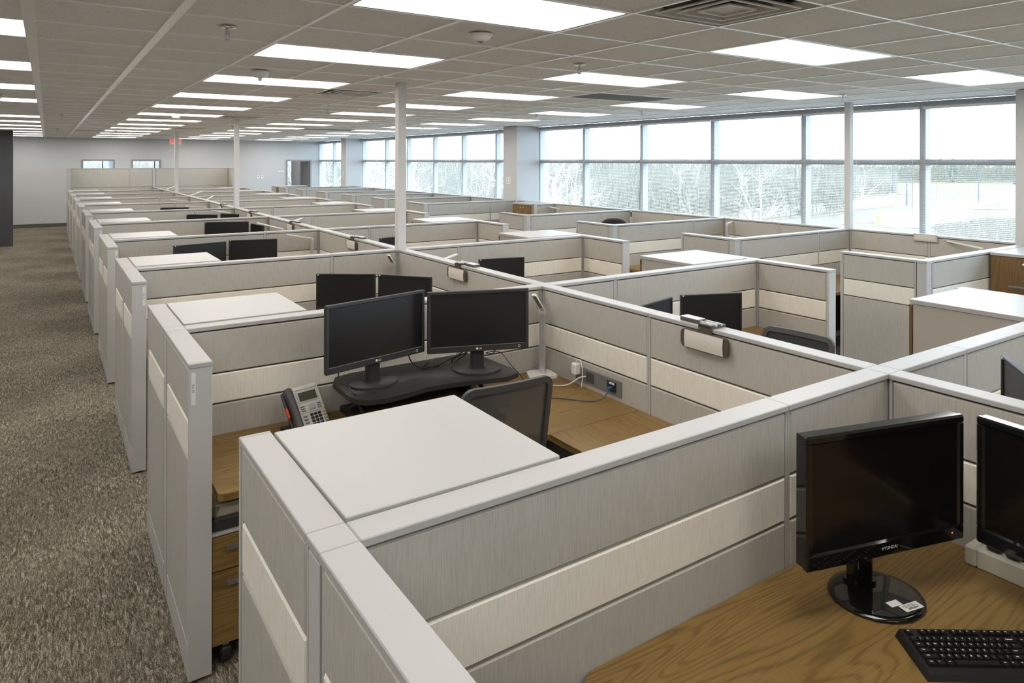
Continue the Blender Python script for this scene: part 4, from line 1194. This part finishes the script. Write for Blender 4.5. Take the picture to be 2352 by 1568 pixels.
# ------------------------------------------------------------------ mobile pedestal under the first desk
t = thing('mobile_pedestal', 'wood two-drawer pedestal on casters with cushion under the first desk', 'pedestal', (0.553, 3.0, 0), 0)
obj('carcass', MB().box(0, 0.02, 0.10, 0.40, 0.52, 0.545), 'black_matte', t)
obj('top_plate', MB().cbox(-0.002, 0.0, 0.546, 0.402, 0.522, 0.558, 0.002), 'white_laminate', t)
for (z0, z1) in ((0.105, 0.399), (0.406, 0.541)):
    d = obj('drawer', MB().cbox(0.002, 0.0, z0, 0.398, 0.019, z1, 0.001), 'oak_x', t)
    obj('handle', MB().box(0.055, -0.024, z1 - 0.050, 0.225, -0.016, z1 - 0.033).box(0.06, -0.016, z1 - 0.046, 0.068, 0, z1 - 0.038).box(0.212, -0.016, z1 - 0.046, 0.22, 0, z1 - 0.038), 'steel', d)
for (x, y) in ((0.06, 0.06), (0.34, 0.06), (0.06, 0.46), (0.34, 0.46)):
    cs = obj('caster', MB().lathe([(0.0, -0.022), (0.040, -0.022), (0.045, -0.012), (0.045, 0.012), (0.040, 0.022), (0.0, 0.022)], 18, Matrix.Translation((x, y, 0.0455)) @ Matrix.Rotation(PI / 2, 4, 'Y')), 'black_plastic', t)
    obj('fork', MB().box(x - 0.012, y - 0.03, 0.06, x + 0.012, y + 0.03, 0.10), 'steel', cs)
obj('cushion_base', MB().cbox(0.005, 0.01, 0.5585, 0.395, 0.515, 0.61, 0.006), 'black_matte', t)
obj('cushion', MB().cbox(0.0, 0.005, 0.6105, 0.40, 0.52, 0.665, 0.015), 'cushion_print', t)

# ------------------------------------------------------------------ keyboard and power strip on the nearest desk
kx, ky = Vector((1.985, 1.035)), Vector((0.82, -0.572)).normalized()
t = thing('keyboard', 'black wired keyboard on the nearest wood desk', 'keyboard', (kx.x, kx.y, ZD), math.atan2(ky.y, ky.x))
t.scale = (1, 1.06, 1)
# local: x along the back edge, -y towards the typist
kb = MB()
kb._add([(0, 0, 0), (0.455, 0, 0), (0.462, -0.165, 0), (-0.007, -0.165, 0), (0.008, -0.008, 0.026), (0.447, -0.008, 0.026), (0.452, -0.158, 0.014), (0.003, -0.158, 0.014)], [(0, 1, 2, 3), (4, 7, 6, 5), (0, 4, 5, 1), (1, 5, 6, 2), (2, 6, 7, 3), (3, 7, 4, 0)])
case = obj('case', kb, 'keyboard_case', t)
def kz(y): return 0.026 + (y + 0.008) * (0.026 - 0.014) / 0.15
U_ = 0.019
def keymesh(w_):
    def mk():
        h = 0.0088; i_ = 0.0028
        m_ = MB()
        m_._add([(0.0008, 0.0008, 0), (w_ - 0.0008, 0.0008, 0), (w_ - 0.0008, 0.0178, 0), (0.0008, 0.0178, 0), (i_, 0.0022, h), (w_ - i_, 0.0022, h), (w_ - i_, 0.0162, h), (i_, 0.0162, h)], [(3, 2, 1, 0), (4, 5, 6, 7), (0, 1, 5, 4), (1, 2, 6, 5), (2, 3, 7, 6), (3, 0, 4, 7)])
        return m_.mesh('key', 'key_black')
    return cached(('key', round(w_, 4)), mk)
def keyrow(y, x0, spec):
    x = x0
    for (wu, txt) in spec:
        if txt is not None:
            kk = add('key', keymesh(wu * U_), t, M=Matrix.Translation((x, y, kz(y) - 0.0006)) @ Matrix.Rotation(0.08, 4, 'X'))
            if txt:
                add('legend', text_mesh(txt, 0.0070 if len(txt) == 1 else 0.0046, 'legend_white', 0.0001, 0.0001), kk, (min(wu * U_ / 2, 0.007 + 0.0016 * len(txt)), 0.0105, 0.009))
        x += wu * U_
X1 = 0.014
keyrow(-0.034, X1, [(1, 'Esc'), (1, None)] + [(1, 'F%d' % q) for q in range(1, 5)] + [(0.5, None)] + [(1, 'F%d' % q) for q in range(5, 9)] + [(0.5, None)] + [(1, 'F%d' % q) for q in range(9, 13)] + [(0.3, None), (1, 'Prt'), (1, 'Scr'), (1, 'Brk')])
keyrow(-0.060, X1, [(1, c) for c in '`1234567890-='] + [(2, 'Backspace'), (0.3, None), (1, 'Ins'), (1, 'Hm'), (1, 'Pg'), (0.3, None), (1, 'Num'), (1, '/'), (1, '*')])
keyrow(-0.079, X1, [(1.5, 'Tab')] + [(1, c) for c in 'QWERTYUIOP[]'] + [(1.5, '\\'), (0.3, None), (1, 'Del'), (1, 'End'), (1, 'Pg'), (0.3, None), (1, '7'), (1, '8'), (1, '9')])
keyrow(-0.098, X1, [(1.75, 'Caps')] + [(1, c) for c in "ASDFGHJKL;'"] + [(2.25, 'Enter'), (3.6, None), (1, '4'), (1, '5'), (1, '6')])
keyrow(-0.117, X1, [(2.25, 'Shift')] + [(1, c) for c in 'ZXCVBNM,./'] + [(2.75, 'Shift'), (1.3, None), (1, '^'), (1.3, None), (1, '1'), (1, '2'), (1, '3')])
keyrow(-0.136, X1, [(1.25, 'Ctrl'), (1.25, '+'), (1.25, 'Alt'), (6.25, ''), (1.25, 'Alt'), (1.25, '+'), (1.25, '='), (1.25, 'Ctrl'), (0.3, None), (1, '<'), (1, 'v'), (1, '>'), (0.3, None), (2, '0'), (1, '.')])
add('logo', cached('kblogo', lambda: MB().lathe([(0.0, 0.0), (0.0062, 0.0), (0.0062, 0.0004), (0.0, 0.0004)], 18).mesh('logo', 'silver_plastic')), case, M=Matrix.Translation((0.208, -0.0165, 0.0258)) @ Matrix.Rotation(0.08, 4, 'X'))

t = thing('power_strip', 'cream power strip along the spine under the cut-off monitor', 'power strip', (2.56, 0.62, ZD), 0)
obj('body', MB().cbox(-0.02, -0.44, 0, 0.055, 0.44, 0.062, 0.004), 'cream_plastic', t)
obj('end_cap', MB().cbox(-0.024, 0.44, 0, 0.058, 0.475, 0.064, 0.006), 'cream_plastic', t)
for q in range(5):
    y = 0.30 - 0.15 * q
    s_ = obj('socket', MB().cbox(0.002, y - 0.022, 0.0625, 0.038, y + 0.022, 0.0645, 0.0008), 'white_plastic', t)
    obj('slot', MB().box(0.010, y - 0.009, 0.0646, 0.013, y - 0.003, 0.0650).box(0.010, y + 0.003, 0.0646, 0.013, y + 0.009, 0.0650).box(0.024, y - 0.003, 0.0646, 0.029, y + 0.003, 0.0650), 'ink', s_)
for q, y in enumerate((0.40, 0.345)):
    tag(obj('black_plug', MB().cbox(0.0, y - 0.02, 0.0655, 0.036, y + 0.02, 0.095, 0.004), 'black_plastic', None, (2.56, 0.62, ZD)), ['black plug at the corner end of the cream power strip', 'second black plug along the cream power strip'][q], 'plug')

# ------------------------------------------------------------------ wall fittings
def wall_plate(loc, rz, label, w_, h, kind):
    t = thing('wall_switch' if kind == 'switch' else 'thermostat', label, kind, loc, rz)
    obj('plate', MB().cbox(-0.006, -w_ / 2, -h / 2, 0, w_ / 2, h / 2, 0.002), 'white_plastic', t)
    if kind == 'switch':
        obj('rocker', MB().cbox(-0.010, -w_ * 0.28, -h * 0.28, -0.006, w_ * 0.28, h * 0.28, 0.001), 'paper_card', t)
        obj('rocker_line', MB().box(-0.0105, -w_ * 0.1, -h * 0.2, -0.010, w_ * 0.1, h * 0.2), 'white_plastic', t)
    else:
        obj('display', MB().box(-0.0075, -w_ * 0.22, 0.005, -0.006, w_ * 0.22, h * 0.25), 'black_plastic', t)
wall_plate((7.939, 12.04, 1.655), 0, 'white wall switch on the wide pillar', 0.17, 0.15, 'switch')
wall_plate((7.939, 21.72, 1.62), 0, 'white wall switch on the far pillar', 0.12, 0.17, 'switch')
wall_plate((6.30, FAR - 0.001, 1.47), PI / 2, 'white thermostat on the far wall, farther from the doorway', 0.085, 0.115, 'thermostat')
wall_plate((6.435, FAR - 0.001, 1.47), PI / 2, 'white thermostat on the far wall, nearer the doorway', 0.085, 0.115, 'thermostat')
t = thing('room_sign', 'small pale room sign beside the far doorway', 'sign', (7.10, FAR - 0.001, 1.655), PI / 2)
obj('plate', MB().cbox(-0.012, -0.13, -0.035, 0, 0.13, 0.035, 0.003), 'aluminium', t)
obj('insert', MB().box(-0.014, -0.115, -0.005, -0.012, 0.115, 0.025), 'sticker_white', t)

t = thing('exit_sign', 'red illuminated exit sign hanging near the far wall', 'sign', (3.37, 24.2, CEIL), 0)
obj('housing', MB().cbox(-0.165, -0.02, -0.215, 0.165, 0.02, -0.02, 0.005), 'white_plastic', t)
obj('mount', MB().box(-0.05, -0.015, -0.02, 0.05, 0.015, 0), 'white_plastic', t)
add('lettering', text_mesh('EXIT', 0.175, 'exit_red', 0.001, 0.003), t, M=Matrix.Translation((0, -0.0212, -0.118)) @ Matrix.Rotation(PI / 2, 4, 'X'))

# ------------------------------------------------------------------ outdoors
GZ = -3.8
struct('terrain', MB().box(W + 1.0, -150, GZ - 0.5, 420, 420, GZ), 'dry_grass')
def strip(pts, w_, z, name, m_):
    mb = MB(); vs = []
    for i, p in enumerate(pts):
        a = Vector(pts[max(i - 1, 0)]); c = Vector(pts[min(i + 1, len(pts) - 1)])
        d = (c - a).normalized(); nrm = Vector((-d.y, d.x))
        p = Vector(p)
        vs += [(*(p + nrm * w_ / 2), z), (*(p - nrm * w_ / 2), z)]
    mb._add(vs, [(2 * i, 2 * i + 1, 2 * i + 3, 2 * i + 2) for i in range(len(pts) - 1)])
    return struct(name, mb, m_)
strip([(20, 58), (48, 42), (66, 39.5), (95, 44), (140, 52), (210, 50)], 6.5, GZ + 0.02, 'road', 'road_asphalt')
strip([(95, 44), (120, 20), (150, -20)], 6.0, GZ + 0.03, 'road', 'road_asphalt')
def barrier(p0, p1, label, h=1.0, stripes=False):
    a, c = Vector(p0), Vector(p1); d = c - a
    t = thing('bridge_barrier', label, 'barrier', (a.x, a.y, GZ), math.atan2(d.y, d.x))
    ln = d.length
    obj('wall', MB().prism([(-0.35, 0), (0.35, 0), (0.2, h), (-0.2, h)], 0, ln, Matrix(((0, 0, 1, 0), (1, 0, 0, 0), (0, 1, 0, 0), (0, 0, 0, 1)))), 'concrete', t)
    for q in range(3 if stripes else 0):
        obj('hazard_stripe', MB().box(-0.06, -0.2, 0.2 + 0.25 * q, -0.01, 0.2, 0.34 + 0.25 * q), 'hazard_yellow', t)
barrier((64.5, 35.2), (84, 36.5), 'pale concrete bridge barrier nearer the building', 1.0, True)
barrier((58, 45.5), (93, 49.5), 'pale concrete bridge barrier across the road', 1.0)
tag(obj('retaining_wall', MB().prism([(62, 33.2), (78, 34.6), (80, 33.0), (70, 30.0), (64, 31.0)], GZ + 0.01, GZ + 0.35), 'concrete'), 'pale concrete abutment below the nearer bridge barrier', 'wall')
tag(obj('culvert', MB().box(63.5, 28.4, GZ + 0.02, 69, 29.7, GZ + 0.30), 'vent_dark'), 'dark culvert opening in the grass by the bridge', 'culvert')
def street_lamp(u, v, h, label):
    t = thing('street_lamp', label, 'street lamp', (u, v, GZ), 0)
    obj('pole', MB().tube([(0, 0, 0), (0, 0, h), (0.3, -0.2, h + 0.5), (1.2, -0.8, h + 0.7)], [0.10, 0.07, 0.06, 0.05], 8), 'pole_grey', t)
    obj('lamp_head', MB().cbox(1.0, -0.95, h + 0.62, 1.8, -0.65, h + 0.76, 0.04), 'pole_grey', t)
    obj('footing', MB().box(-0.35, -0.35, 0, 0.35, 0.35, 0.5), 'concrete', t)
street_lamp(86, 43.5, 4.9, 'grey street lamp beside the bridge road')
street_lamp(104, 43.2, 5.2, 'grey street lamp farther along the grass')
street_lamp(118, 62, 4.6, 'distant street lamp before the woodland')
def car(u, v, rz, m_, label):
    t = thing('car', label, 'car', (u, v, GZ), rz)
    obj('body', MB().prism([(-2.2, 0.3), (2.2, 0.3), (2.2, 0.8), (1.2, 0.95), (0.6, 1.45), (-1.1, 1.45), (-1.8, 0.95), (-2.2, 0.9)], -0.85, 0.85, Matrix(((1, 0, 0, 0), (0, 0, 1, 0), (0, 1, 0, 0), (0, 0, 0, 1)))), m_, t)
    for x in (-1.35, 1.35):
        for y in (-0.8, 0.8):
            obj('wheel', MB().lathe([(0.0, -0.1), (0.32, -0.1), (0.32, 0.1), (0.0, 0.1)], 14, Matrix.Translation((x, y, 0.32)) @ Matrix.Rotation(PI / 2, 4, 'X')), 'black_matte', t)
car(205, 76, 0.5, 'car_dark', 'dark car parked far beyond the grass')
car(217, 72, 0.5, 'car_white', 'white car parked far beyond the grass')
car(223, 70, 0.5, 'car_white', 'white car farthest along the distant road')

def tree_mesh(seed, height, r0, m_, spread=0.55, levels=4, kids=3, forks=1):
    rn = random.Random(seed)
    mb = MB()
    def grow(p, d, ln, r_, lv):
        q = Vector(p); pts = [q.copy()]; rs = [r_]
        dd = d.copy()
        nseg = 4 if lv > 1 else 3
        for s_ in range(nseg):
            dd = (dd + Vector((rn.uniform(-1, 1), rn.uniform(-1, 1), rn.uniform(-0.35, 0.6))) * 0.18).normalized()
            q = q + dd * ln / nseg
            pts.append(q.copy()); rs.append(r_ * (1 - 0.5 * (s_ + 1) / nseg))
        mb.tube(pts, rs, 5 if lv > 1 else 3, False, True)
        if lv <= 0: return
        for c_ in range(kids + (1 if lv > 2 else 0)):
            i_ = rn.randint(1, nseg)
            sd = Vector((rn.uniform(-1, 1), rn.uniform(-1, 1), rn.uniform(-0.2, 1.0))).normalized()
            nd = (dd * (1 - spread) + sd * spread).normalized()
            grow(pts[i_], nd, ln * rn.uniform(0.5, 0.8), rs[i_] * 0.62, lv - 1)
    for f_ in range(forks):
        d0 = Vector((rn.uniform(-0.35, 0.35), rn.uniform(-0.35, 0.35), 1)) if forks > 1 else Vector((rn.uniform(-0.08, 0.08), rn.uniform(-0.08, 0.08), 1))
        grow(Vector((0, 0, -0.2)), d0.normalized(), height * 0.42, r0, levels)
    return mb.mesh('bare_tree', m_)
big1 = tree_mesh(11, 17, 0.27, 'bark_pale', 0.62, 4, 3, 2)
big2 = tree_mesh(23, 16, 0.25, 'bark_pale', 0.68, 4, 3, 2)
def at_px(x, d):
    r_ = (x - 1177.3) / 1602.8 * d
    return (r_ * math.cos(0.5883) + d * math.sin(0.5883), d * math.cos(0.5883) - r_ * math.sin(0.5883))
for (x, d, me, lb, sc_) in [(1262, 33, big1, 'pale many-trunked bare tree just outside beside the wide pillar', 0.72), (952, 34, big2, 'pale bare tree outside behind the windows past the wide pillar', 0.72), (762, 37, big1, 'pale bare tree outside the farthest windows', 0.66)]:
    u, v = at_px(x, d)
    o_ = add('bare_tree', me, None, (u, v, GZ), RND.uniform(0, 6)); o_.scale = (sc_,) * 3
    tag(o_, lb, 'tree')
kinds = [tree_mesh(31 + q, 9 + q, 0.13, ('bark_grey', 'bark_pale', 'twig')[q % 3], 0.6, 4, 3, 2) for q in range(5)]
nt_ = 0
for q in range(46):
    x = RND.uniform(640, 2000); d = RND.uniform(58, 105)
    if x > 1880 and d < 90: continue
    u, v = at_px(x, d)
    o_ = add('bare_tree', kinds[q % 5], None, (u, v, GZ), RND.uniform(0, 6)); o_.scale = (RND.uniform(0.7, 1.0),) * 3
    tag(o_, 'bare winter tree in the scrub across the road', 'tree', 'bare trees in the scrub')
# woodland scrub: thousands of twigs, far past counting
def scrub(name, n_, xr, dr, hr, m_, seed, label):
    rn = random.Random(seed); mb = MB()
    for q in range(n_):
        x = rn.uniform(*xr); d = rn.uniform(*dr)
        u, v = at_px(x, d)
        h = rn.uniform(*hr); w_ = rn.uniform(0.03, 0.09)
        an = rn.uniform(0, PI); lx, ly = rn.uniform(-0.6, 0.6) * h * 0.6, rn.uniform(-0.6, 0.6) * h * 0.6
        zb = GZ + (rn.uniform(0, 2.5) * (h / hr[1]) if hr[1] > 2 else 0)
        cx, sx = math.cos(an) * w_, math.sin(an) * w_
        mb._add([(u - cx, v - sx, zb), (u + cx, v + sx, zb), (u - sx, v + cx, zb), (u + lx, v + ly, zb + h)], [(0, 1, 3), (1, 2, 3), (2, 0, 3)])
    o_ = obj(name, mb, m_); o_['kind'] = 'stuff'
    return tag(o_, label, 'scrub')
scrub('woodland_scrub', 26000, (60, 1960), (80, 150), (2.0, 6.2), 'twig', 5, 'grey woodland scrub across the road outside')
scrub('woodland_scrub', 14000, (60, 1960), (70, 150), (1.2, 5.0), 'twig_green', 6, 'greenish undergrowth among the scrub outside')
scrub('woodland_scrub', 3500, (1880, 2060), (120, 185), (0.6, 3.2), 'twig', 12, 'thinning scrub where the woodland meets the mown grass outside')
scrub('woodland_scrub', 9000, (1900, 2500), (190, 260), (3.0, 7.0), 'twig_green', 8, 'distant hedge line beyond the mown grass outside')
scrub('woodland_scrub', 5000, (2150, 2420), (50, 68), (0.2, 0.75), 'twig', 9, 'low dry brush below the bridge outside the near window')
# earth bank behind the scrub
bk = MB(); vs = []
for q in range(52):
    x = -120 + q * 42; 
    u, v = at_px(x, 160 + 10 * math.sin(q * 0.7))
    u2, v2 = at_px(x, 200)
    hh = 5.2 + 0.6 * math.sin(q * 1.3) + 0.4 * math.sin(q * 2.9)
    hh *= max(0.0, min(1.0, (2060 - x) / 420.0))
    vs += [(u, v, GZ), (u2, v2, GZ + hh + 0.9)]
bk._add(vs, [(2 * q, 2 * q + 1, 2 * q + 3, 2 * q + 2) for q in range(51)])
struct('hills', bk, 'bank_scrub')
cn = MB().tube([(0, 0, 0), (0, 0, 1.2)], 0.3, 6)
for q in range(9):
    cn.lathe([(2.6 - 0.26 * q, 0.8 + 0.62 * q), (0.3, 1.9 + 0.62 * q)], 9)
for (x, d, lb) in [(2190, 200, 'dark green conifer beyond the parked cars'), (2160, 215, 'second conifer behind the dark car')]:
    u, v = at_px(x, d)
    o_ = add('conifer', cached('cn', lambda: cn.mesh('conifer', 'conifer')), None, (u, v, GZ)); tag(o_, lb, 'tree')
